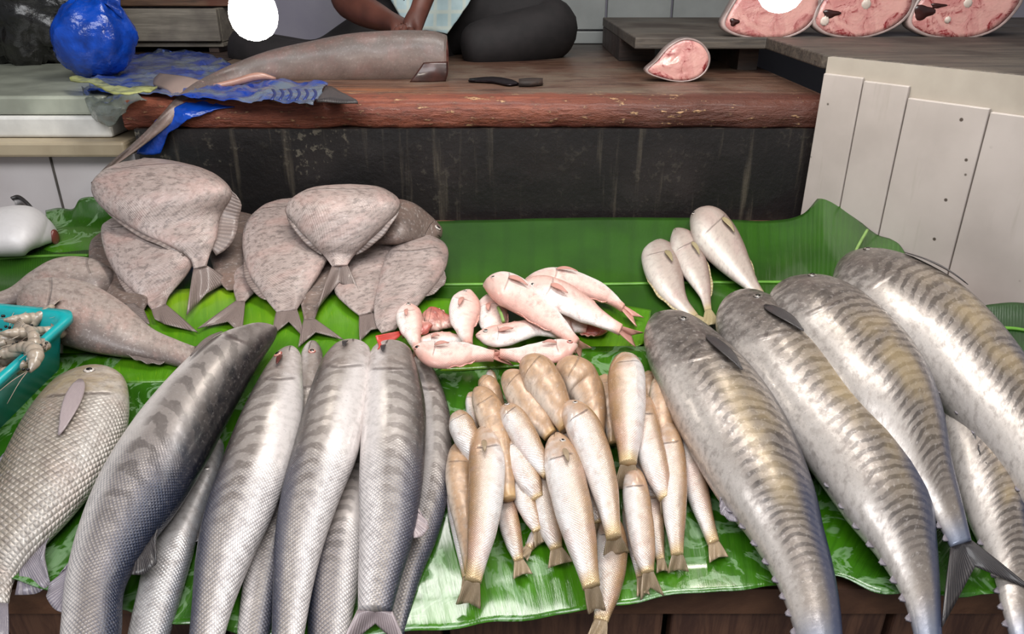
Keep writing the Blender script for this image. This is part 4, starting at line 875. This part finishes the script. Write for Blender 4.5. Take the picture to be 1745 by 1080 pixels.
# ================================================================== TEAL TUB OF PRAWNS
c0 = P(133, 622); e1 = (P(0, 752) - c0).normalized(); e2 = (P(-30, 560) - c0); e2 -= e1*e2.dot(e1); e2.normalize(); up = Vector((0, 0, 1))
tub = thing('plastic_tub', 'teal plastic tub full of raw prawns at the left edge', 'tub', c0 + e1*.2 + e2*.15); tbl = c0 + e1*.2 + e2*.15
L1, L2, HT = .42, .30, .088
def rr(inset, z, lift=0.0):
    out = []; r = .022
    for (a, b, s) in ((0, 0, 180), (1, 0, 270), (1, 1, 0), (0, 1, 90)):
        ca = (inset + r) if a == 0 else L1 - inset - r; cb = (inset + r) if b == 0 else L2 - inset - r
        for k in range(6):
            t = math.radians(s + 90*k/5); out.append(c0 + e1*(ca + r*math.cos(t)) + e2*(cb + r*math.sin(t)) + up*z)
    return out
rings = [(.012, .004), (.002, .06), (-.006, HT-.012), (-.014, HT-.010), (-.014, HT), (-.004, HT+.001), (.002, HT-.006), (.010, .05), (.02, .012)]
V = [p for i, z in rings for p in rr(i, z)]; k_ = 24; F = grid_faces(len(rings), k_, True); F += [tuple(range(k_))[::-1], tuple((len(rings)-1)*k_ + j for j in range(k_))]
tubo = link_mesh('tub_body', V, F, M['teal'], tbl, tub, smooth=True)
def prawn_mat():
    n = NT('raw prawn shell'); _, A, B, _z = n.attr('fp'); O = n.obj()[0]; R = n.rnd()
    seg_ = n.m('SINE', n.m('MULTIPLY', A, 44.0)); nz = n.noise(O, 40, 4)
    col = n.mix(n.mr(nz, .35, .7), 'a79a8b', '7f756a'); col = n.mix(n.m('MULTIPLY', R, .5), col, 'c0ad98'); col = n.mix(n.mr(seg_, .5, 1, 0, .35), col, '5f544c')
    n.bump(n.m('ADD', seg_, nz), .5, .001); return n.fin(col, .25, 0, .5, sss=.05)
M['prawn'] = prawn_mat(); M['prawn_eye'] = mat_plain('black prawn eye', '15110f', .15); M['feeler'] = mat_plain('prawn feeler', 'b99f90', .4)
GPR = 'raw prawns heaped in the teal tub'
def make_prawn():
    root = thing('prawn', 'x', 'prawn', (0, 0, 0), GPR); pts = []; rad = []
    for i in range(15):
        t = i/14; a = 2.3*t; pts.append(Vector((.034*math.cos(a), .034*math.sin(a), .002*math.sin(t*3)))); rad.append(.0095*(math.sin(min(t*2.6+.25, 1.57)))*(1-.62*max(0, t-.35)/.65)*(1+.05*math.cos(i*3.14)))
    rad[0] = .002; tube('shell', pts, rad, M['prawn'], parent=root, seg=12, n=44)
    e = pts[-1]; d = Vector((-math.sin(2.3), math.cos(2.3), 0)); s = Vector((-d.y, d.x, 0))
    sheet('tail_fan', [[e + s*(.002*f) , e + d*.008 + s*(.006*f), e + d*(.017-.002*abs(f)) + s*(.009*f)] for f in (-1, -.5, 0, .5, 1)], .001, M['prawn'], parent=root)
    for q in (-1, 1): ball('eye', Vector((.034, -.001, .0))+Vector((.003*q, .0, .005)), .0018, M['prawn_eye'], parent=root, nu=6, nv=8)
    for q in (-1, 1): tube('feeler', [Vector((.034, 0, .002)), Vector((.036+.006*q, -.02, .006)), Vector((.03+.014*q, -.045, .002))], [.0004, .0003, .0002], M['feeler'], parent=root, seg=5)
    return root
def copy_tree(o, parent=None):
    c = o.copy(); C.objects.link(c); c.parent = parent
    for ch in [x for x in o.children]: copy_tree(ch, c)
    return c
pp = make_prawn(); random.seed(11)
spots = [(18, 578, 'large curled prawn in front of the others, at the left edge of the tub'), (40, 550, 'curled prawn beside the far rim of the tub'), (20, 545, 'curled pale prawn in the heap near the far rim'),
         (62, 546, 'prawn lying against the back right rim of the tub'), (76, 550, 'slim prawn wedged into the corner of the tub'), (52, 572, 'dark-veined prawn under the teal rim at the right'),
         (34, 586, 'grey prawn with feelers in the tub middle'), (15, 600, 'grey prawn lying on the left side of the heap'), (24, 612, 'curved grey prawn touching the near rim'), (8, 632, 'prawn hanging near the cut-off left rim'),
         (42, 600, 'small prawn tucked under the near rim'), (2, 560, 'prawn at the picture edge in the upper tub'), (-8, 590, 'prawn crossing the left picture edge in the tub'), (66, 560, 'pinkish prawn between corner and heap'),
         (30, 562, 'prawn with dark bend on the heap top'), (-5, 612, 'prawn under the leftmost grey ones')]
for i, (x, y, lab) in enumerate(spots):
    o = pp if i == 0 else copy_tree(pp); zz = c0.z + HT - .026 + .012*random.random() + (.010 if i in (0, 1, 2, 14) else 0); p = Zp(x, y, zz)
    o.location = p; o.rotation_euler = (random.uniform(-.5, .5), random.uniform(-.5, .5), random.uniform(0, 6.28)); k = random.uniform(.95, 1.35); o.scale = (k, k, k); o['label'] = lab
fl = tag(link_mesh('prawn_heap', [p + up*(HT-.03-.004) for p in rr(.02, 0)] + [p for p in rr(.03, .012)], [tuple(range(24)), tuple(range(24, 48))[::-1]] + [(i, (i+1) % 24, (i+1) % 24+24, i+24) for i in range(24)], M['prawn'], tbl), 'packed lower layer of raw prawns inside the teal tub', 'prawns')
fl['kind'] = 'stuff'

# ================================================================== BENCH CLUTTER (left)
def rsheet(name, rows, z, mat, loc, root, nu, nv, wr, th=.001): return px_sheet(name, rows, mat, loc, root, lambda x, y, h: Zp(x, y, z+h), nu, nv, th, wr, 26)
def slab(name, label, x1, z0, z1, y0, y1, mat):
    o = thing(name, label, 'foam slab', ((-2.2+x1)/2, (y0+y1)/2, z0), 'white foam slabs on the left ledge'); l = Vector(o.location); box('slab', (-2.2, y0, z0), (x1, y1, z1), M[mat], o, l, .006); return o
slab('foam_slab', 'clean white foam slab, lower one on the cream ledge', -.845, 1.161, 1.205, 1.625, 2.2, 'foam')
slab('foam_slab', 'wet grey-topped foam slab, upper one on the ledge', -.85, 1.206, 1.245, 1.635, 2.2, 'foam_wet')
def plastic(name, c1, c2, alpha=.9, trans=.0, rough=.2):
    n = NT(name); O = n.obj()[0]; k = n.noise(O, 9, 4, .6, 1.0); f = n.noise(O, 50, 3); n.bump(n.m('ADD', k, f), .8, .004)
    return n.fin(n.mix(n.mr(k, .4, .62), c1, c2), rough, 0, .3, alpha=alpha, trans=trans)
M['blue_bag'] = plastic('blue thin plastic', '1048b4', '0c3488'); M['blue_film'] = plastic('blue and clear film', '1c3f9c', '6c7684', .86); M['clear_film'] = plastic('clear plastic film', '8f968e', '6d746c', .6, .2, .15)
M['black_bag'] = plastic('black crumpled plastic', '0f0e0e', '1b1918', 1.0, 0, .3); M['yellow_strip'] = mat_plain('yellow green strip', 'a3a668', .4, .2, 30)
def crumple(seed, amp, f=2.2): return lambda d: amp*(abs(mnoise.noise(d*f + Vector((seed, 0, 0)))) + .6*abs(mnoise.noise(d*f*2.2 + Vector((0, seed, 0)))) + .35*mnoise.noise(d*f*5 + Vector((0, 0, seed))) - .3)
bc = Zp(150, 140, 1.246); bc.y += .07; bg = thing('plastic_bag', 'knotted bright blue plastic bag on the foam slab', 'plastic bag', bc); c = bc + Vector((0, 0, .088))
def bagd(d):
    a = math.atan2(d.y, d.x); fl_ = max(0, d.z); return .06*fl_**2*math.sin(a*7+1) + .02*math.sin(a*5) + crumple(3.1, .10, 2.0)(d) + (.18*max(0, d.z-.6))
ball('bag_body', c, (.092, .08, .088), M['blue_bag'], (Vector((1, 0, 0)), Vector((0, 1, 0)), Vector((.12, 0, 1)).normalized()), bc, bg, 40, 64, bagd)
kt = c + Vector((.035, -.01, .085)); ball('knot', kt, (.016, .014, .012), M['blue_bag'], None, bc, bg, 12, 16, crumple(1, .4, 3))
sheet('tied_end', [[kt + Vector((.0+.06*t + s*.02*(.3+t) , -.004 + .006*math.sin(s*5+t*4), .005+.075*t + .004*math.sin(9*t))) for t in (0, .2, .4, .6, .8, 1)] for s in (-1, -.5, 0, .5, 1)], .0012, M['blue_bag'], bc, bg)
sheet('tied_end', [[kt + Vector((.012+.04*t, -.006 + .006*math.sin(s*5+t*4), -.012*t + s*.02*(.3+t))) for t in (0, .25, .5, .75, 1)] for s in (-1, -.5, 0, .5, 1)], .0012, M['blue_bag'], bc, bg)
fs = thing('plastic_sheet', 'crumpled blue printed plastic sheet under the shark tail', 'plastic sheet', Zp(340, 150, 1.247)); fll = Vector(fs.location)
rsheet('film', [[(186, 100), (270, 88), (345, 90), (400, 112), (480, 138), (560, 143)], [(160, 128), (250, 122), (330, 128), (400, 148), (470, 158), (548, 160)], [(150, 158), (235, 160), (330, 168), (420, 172), (470, 174), (534, 178)]], 1.250, M['blue_film'], fll, fs, 70, 34, .011)
M['ink'] = mat_plain('dark blue ink', '20306e', .4)
for i in range(6):
    x = 462 + i*14; px_sheet('print_stroke', [[(x, 152), (x+5, 152)], [(x+4, 160), (x+9, 160)], [(x-2, 170), (x+3, 170)]], M['ink'], fll, fs, lambda a, b, h: Zp(a, b, 1.272), 3, 6, .0008)
bp = thing('plastic_strip', 'bright blue plastic hanging over the bench edge behind the shark tail', 'plastic strip', Q(290, 200, 1.585)); bpl = Vector(bp.location)
px_sheet('film', [[(340, 165, 1.63), (300, 183, 1.588), (268, 205, 1.575), (245, 235, 1.572), (233, 263, 1.57)], [(372, 176, 1.61), (330, 188, 1.586), (300, 206, 1.574), (272, 232, 1.570), (254, 266, 1.568)], [(400, 182, 1.60), (352, 192, 1.585), (322, 206, 1.575), (288, 230, 1.572), (272, 262, 1.57)]],
         M['blue_bag'], bpl, bp, QY, 30, 14, .0012, .006, 30)
cf = thing('clear_plastic_bag', 'crumpled clear plastic bag hanging off the foam slab corner', 'plastic bag', Q(180, 190, 1.62)); cfl = Vector(cf.location)
px_sheet('film', [[(140, 150, 1.70), (180, 152, 1.70), (215, 158, 1.66), (250, 168, 1.60)], [(148, 178, 1.625), (175, 180, 1.60), (205, 182, 1.59), (225, 180, 1.585)], [(160, 205, 1.615), (172, 212, 1.60), (190, 214, 1.59), (214, 196, 1.585)]], M['clear_film'], cfl, cf, QY, 26, 20, .0012, .012, 30)
ys = thing('leaf_strip', 'yellow-green limp strip in front of the blue bag', 'strip', Zp(190, 150, 1.27)); ysl = Vector(ys.location)
rsheet('strip', [[(118, 132), (160, 136), (200, 148), (235, 150), (268, 146)], [(120, 138), (158, 146), (196, 160), (235, 160), (266, 153)]], 1.272, M['yellow_strip'], ysl, ys, 24, 5, .008, .002)
bb = Zp(60, 112, 1.246); bb.y += .10; bs = thing('black_sack', 'crumpled shiny black plastic sack at top left corner', 'sack', bb)
ball('sack_body', bb + Vector((-.06, .02, .15)), (.20, .13, .19), M['black_bag'], None, bb, bs, 44, 64, crumple(8.2, .30, 2.4))
kn = thing('knife', 'dark flat blade lying on the wet bench near the trousers', 'knife', Zp(850, 136, 1.247)); knl = Vector(kn.location)
rsheet('blade', [[(800, 134), (840, 131), (872, 136), (884, 142)], [(798, 138), (838, 140), (866, 145), (884, 143)]], 1.249, mat_plain('dark steel blade', '2a1e22', .3, metal=.6), knl, kn, 10, 4, 0, .002)
rsheet('handle', [[(884, 138), (905, 136), (925, 137)], [(884, 143), (905, 143), (925, 141)]], 1.252, M['darkwood'], knl, kn, 6, 4, 0, .010)
fo = thing('dark_fin', 'dark cut fin lying on the bench beside the printed sheet', 'fin', Zp(575, 165, 1.247)); fol = Vector(fo.location)
rsheet('fin_blade', [[(545, 165), (560, 148), (580, 158), (608, 172)], [(540, 174), (565, 174), (590, 175), (610, 175)]], 1.252, M['fin_dark'], fol, fo, 10, 5, .003, .004)

# ================================================================== BACKGROUND (left)
for i, (x0, x1, y0, z0, z1, m, lab) in enumerate([(-1.5, -.86, 2.50, 1.375, 1.42, 'beam', 'brown beam with red edge, lower one behind the blue bag'), (-1.6, -.85, 2.56, 1.43, 1.475, 'boxgrey', 'grey plank, upper one behind the blue bag')]):
    o = thing('wooden_beam', lab, 'beam', (-1.2, y0, z0), 'planks stacked behind the blue bag'); l = Vector(o.location); box('plank', (x0, y0, z0), (x1, YW-.02, z1), M[m], o, l, .004)
o = thing('grey_crate', 'low grey wooden crate under the brown beam', 'crate', (-1.1, 2.5, 1.246)); l = Vector(o.location)
box('crate_side', (-1.5, 2.44, 1.28), (-.88, 2.46, 1.372), M['boxgrey'], o, l, .003); box('crate_bottom', (-1.5, 2.46, 1.262), (-.88, 2.72, 1.275), M['boxgrey'], o, l, .003); box('crate_end', (-.90, 2.462, 1.276), (-.88, 2.72, 1.372), M['boxgrey'], o, l, .003)
for x in (-1.45, -.93): box('crate_foot', (x, 2.47, 1.246), (x+.03, 2.70, 1.261), M['darkwood'], o, l)
struct(box('trim_10', (-2.4, 2.21, 1.0), (BX0-.006, YW, 1.245), M['darkwood']))

# ================================================================== HANGING BULBS
n = NT('lit bulb glass'); n.b.inputs['Emission Color'].default_value = (1, .93, .82, 1); n.b.inputs['Emission Strength'].default_value = 32; M['bulb'] = n.fin('ffffff', .3)
M['cap'] = mat_plain('metal bulb cap', '9a9690', .3, metal=.8); M['socket'] = mat_plain('black bulb socket', '1b1a19', .4)
def lathe(name, prof_, c, mat, loc, root, seg=24):
    V = [c + Vector((r*math.cos(2*math.pi*j/seg), r*math.sin(2*math.pi*j/seg), z)) for r, z in prof_ for j in range(seg)]
    F = grid_faces(len(prof_), seg, True); F += [tuple(range(seg)), tuple((len(prof_)-1)*seg+j for j in range(seg))[::-1]]
    return link_mesh(name, V, F, mat, loc, root)
for px, py, lab in ((432, 26, 'glowing round bulb above the shark, left one'), (1332, -22, 'glowing bulb in front of the pale pink steak')):
    d = ray(px, py); c = Vector((0, 0, CAMZ)) + d*1.15; o = thing('light_bulb', lab, 'light bulb', c, 'bare hanging bulbs')
    lathe('glass', [(.004, -.0365), (.014, -.034), (.024, -.028), (.032, -.017), (.0355, -.004), (.0355, .006), (.033, .018), (.027, .032), (.020, .044), (.0145, .054), (.0135, .060)], c, M['bulb'], c, o)
    lathe('screw_cap', [(.0137, .0605), (.0137, .066), (.0128, .068), (.0137, .071), (.0128, .074), (.0137, .077), (.0128, .080), (.013, .084)], c, M['cap'], c, o)
    lathe('socket', [(.017, .0845), (.019, .09), (.019, .125), (.014, .14), (.005, .15)], c, M['socket'], c, o)
    tube('cord', [c + Vector((0, 0, .148)), c + Vector((.01, .1, .5)), c + Vector((0, .35, 2.63-c.z))], [.003]*3, M['socket'], c, o, 8)
struct(box('trim_11', (-2.5, 1.45, 2.55), (2.6, 1.5, 2.66), M['darkwood']))

# ================================================================== PERSON SITTING BEHIND THE BENCH
M['skin'] = mat_plain('brown skin', '5a342a', .45, .08, sss=.05); M['trousers'] = mat_plain('black trousers cloth', '1e191a', .8, .15, 30)
n = NT('pale blue checked cloth'); O, X, Y, Z = n.obj(); k = n.m('MAXIMUM', n.mr(n.m('SINE', n.m('MULTIPLY', X, 160.0)), .6, .9), n.mr(n.m('SINE', n.m('MULTIPLY', Z, 160.0)), .6, .9)); nz = n.noise(O, 8, 4); n.bump(nz, .6, .01)
M['shirt'] = n.fin(n.mix(n.m('MULTIPLY', k, .35), n.mix(n.mr(nz, .35, .65), 'b9cdd0', '9db4b8'), 'd8d0b4'), .8)
M['hair'] = mat_plain('black hair', '0f0c0b', .5, .2, 60)
def skin(name, nodes, edges, mat, loc, root, sub=2):
    """nodes: key -> (pos, radius); one continuous skinned surface"""
    ks = list(nodes); ix = {k: i for i, k in enumerate(ks)}; me = bpy.data.meshes.new(name)
    me.from_pydata([tuple(Vector(nodes[k][0]) - loc) for k in ks], [(ix[a], ix[b]) for a, b in edges], []); me.materials.append(mat)
    o = bpy.data.objects.new(name, me); C.objects.link(o); o.parent = root
    md = o.modifiers.new('skin', 'SKIN'); md.use_smooth_shade = True
    L = me.skin_vertices[0].data if me.skin_vertices else None
    if L is None:
        bpy.context.view_layer.update(); L = me.skin_vertices[0].data
    for i, k in enumerate(ks):
        r = nodes[k][1]; L[i].radius = r if isinstance(r, tuple) else (r, r); L[i].use_root = (i == 0)
    s = o.modifiers.new('sub', 'SUBSURF'); s.levels = sub; s.render_levels = sub
    return o
pl = Vector((-.26, 2.5, 1.246)); pr = thing('person', 'person in pale blue shirt sitting cross-legged, both hands on the shark', 'person', pl)
KR, AR = Q(972, 50, 2.34), Q(800, 84, 2.27); KL, AL = Q(395, 84, 2.34), Q(560, 104, 2.22); HL, HR = Q(684, 46, 2.02), Q(706, 46, 1.99)
EL, ER = Q(586, 4, 2.2), Vector((-.16, 2.22, 1.60))
nd = {'pelvis': ((-.26, 2.52, 1.36), (.14, .11)), 'waist': ((-.26, 2.48, 1.50), (.13, .10)), 'chest': ((-.255, 2.42, 1.70), (.15, .11)), 'neck': ((-.25, 2.36, 1.84), .055), 'jaw': ((-.25, 2.29, 1.90), (.065, .075)), 'head': ((-.25, 2.29, 1.98), (.078, .095)), 'crown': ((-.25, 2.31, 2.06), (.05, .06)),
      'sl': ((-.42, 2.38, 1.77), .06), 'el': (EL, .045), 'fl': (lerp(EL, HL, .45), .042), 'wl': (lerp(EL, HL, .85), .026), 'pl': (HL, (.034, .018)),
      'sr': ((-.09, 2.38, 1.77), .06), 'er': (ER, .042), 'fr': (lerp(ER, HR, .4), .036), 'wr': (lerp(ER, HR, .88), .024), 'pr': (HR, (.034, .018)),
      'hr': ((-.17, 2.48, 1.34), .10), 'kr': (KR, .07), 'ar': (AR, .04), 'tr': (Q(815, 84, 2.285), .02), 'hl': ((-.35, 2.46, 1.33), .08), 'ml': (Q(545, 98, 2.32), .038), 'kl': (KL, .055), 'al': (AL, .035), 'tl': (Q(620, 108, 2.18), .025)}
ed = [('pelvis', 'waist'), ('waist', 'chest'), ('chest', 'neck'), ('neck', 'jaw'), ('jaw', 'head'), ('head', 'crown'), ('chest', 'sl'), ('sl', 'el'), ('el', 'fl'), ('fl', 'wl'), ('wl', 'pl'), ('chest', 'sr'), ('sr', 'er'), ('er', 'fr'), ('fr', 'wr'), ('wr', 'pr'),
      ('pelvis', 'hr'), ('hr', 'kr'), ('kr', 'ar'), ('ar', 'tr'), ('pelvis', 'hl'), ('hl', 'ml'), ('ml', 'kl'), ('kl', 'al'), ('al', 'tl')]
for H, s, key in ((HL, 1, 'pl'), (HR, -1, 'pr')):
    for f in range(4):
        b = H + Vector((s*.012 + (f-1.5)*.017, -.03, -.004)); ln = (.85, 1, .95, .75)[f]
        nd[f'{key}a{f}'] = (b, .0095); nd[f'{key}b{f}'] = (b + Vector((0, -.022*ln, -.008)), .0085); nd[f'{key}c{f}'] = (b + Vector((0, -.034*ln, -.026*ln)), .0075)
        ed += [(key, f'{key}a{f}'), (f'{key}a{f}', f'{key}b{f}'), (f'{key}b{f}', f'{key}c{f}')]
    nd[key+'t'] = (H + Vector((s*.036, -.008, -.008)), .010); nd[key+'u'] = (H + Vector((s*.048, -.028, -.018)), .008); ed += [(key, key+'t'), (key+'t', key+'u')]
skin('body', nd, ed, M['skin'], pl, pr)
skin('trousers', {'p': ((-.26, 2.52, 1.37), (.16, .125)), 'hr': ((-.15, 2.48, 1.355), .11), 'mr': (lerp(Vector((-.15, 2.48, 1.355)), KR, .55), .098), 'kr': (KR, .096), 'cr': (lerp(KR, AR, .5), .085), 'ar': (lerp(KR, AR, 1.1), .07),
                  'hl': ((-.35, 2.46, 1.34), .085), 'ml': (Q(545, 98, 2.32), .048), 'kl': (KL, .066), 'cl': (lerp(KL, AL, .5), .05), 'al': (lerp(KL, AL, 1.1), .045)},
     [('p', 'hr'), ('hr', 'mr'), ('mr', 'kr'), ('kr', 'cr'), ('cr', 'ar'), ('p', 'hl'), ('hl', 'ml'), ('ml', 'kl'), ('kl', 'cl'), ('cl', 'al')], M['trousers'], pl, pr)
skin('shirt', {'p': ((-.255, 2.46, 1.40), (.155, .125)), 'w': ((-.26, 2.46, 1.52), (.15, .12)), 'c': ((-.255, 2.41, 1.70), (.17, .13)), 'n': ((-.25, 2.38, 1.80), .08), 'sl': ((-.43, 2.38, 1.77), .075), 'ul': (lerp(Vector((-.42, 2.38, 1.77)), EL, .4), .068),
               'sr': ((-.08, 2.38, 1.77), .075), 'ur': (lerp(Vector((-.09, 2.38, 1.77)), ER, .5), .062)}, [('p', 'w'), ('w', 'c'), ('c', 'n'), ('c', 'sl'), ('sl', 'ul'), ('c', 'sr'), ('sr', 'ur')], M['shirt'], pl, pr)
px_sheet('shirt_tail', [[(655, -30, 2.36), (700, -30, 2.33), (760, -30, 2.32), (815, -30, 2.34)], [(668, 5, 2.33), (705, 10, 2.29), (755, 8, 2.27), (800, 5, 2.29)], [(690, 40, 2.28), (712, 52, 2.24), (742, 55, 2.22), (762, 58, 2.22)]], M['shirt'], pl, pr, QY, 24, 16, .004, .010, 12)
ball('hair', Vector((-.25, 2.315, 2.02)), (.088, .10, .085), M['hair'], None, pl, pr, 16, 24, crumple(2, .06, 4))
for s in (-1, 1): ball('eye', Vector((-.25+.03*s, 2.20, 1.985)), .012, M['eye_pale'], None, pl, pr); ball('ear', Vector((-.25+.078*s, 2.30, 1.965)), (.012, .02, .032), M['skin'], None, pl, pr)
ball('nose', Vector((-.25, 2.19, 1.955)), (.014, .018, .022), M['skin'], None, pl, pr); ball('mouth', Vector((-.25, 2.205, 1.918)), (.025, .010, .008), mat_plain('lips', '6b3a34', .4), None, pl, pr)
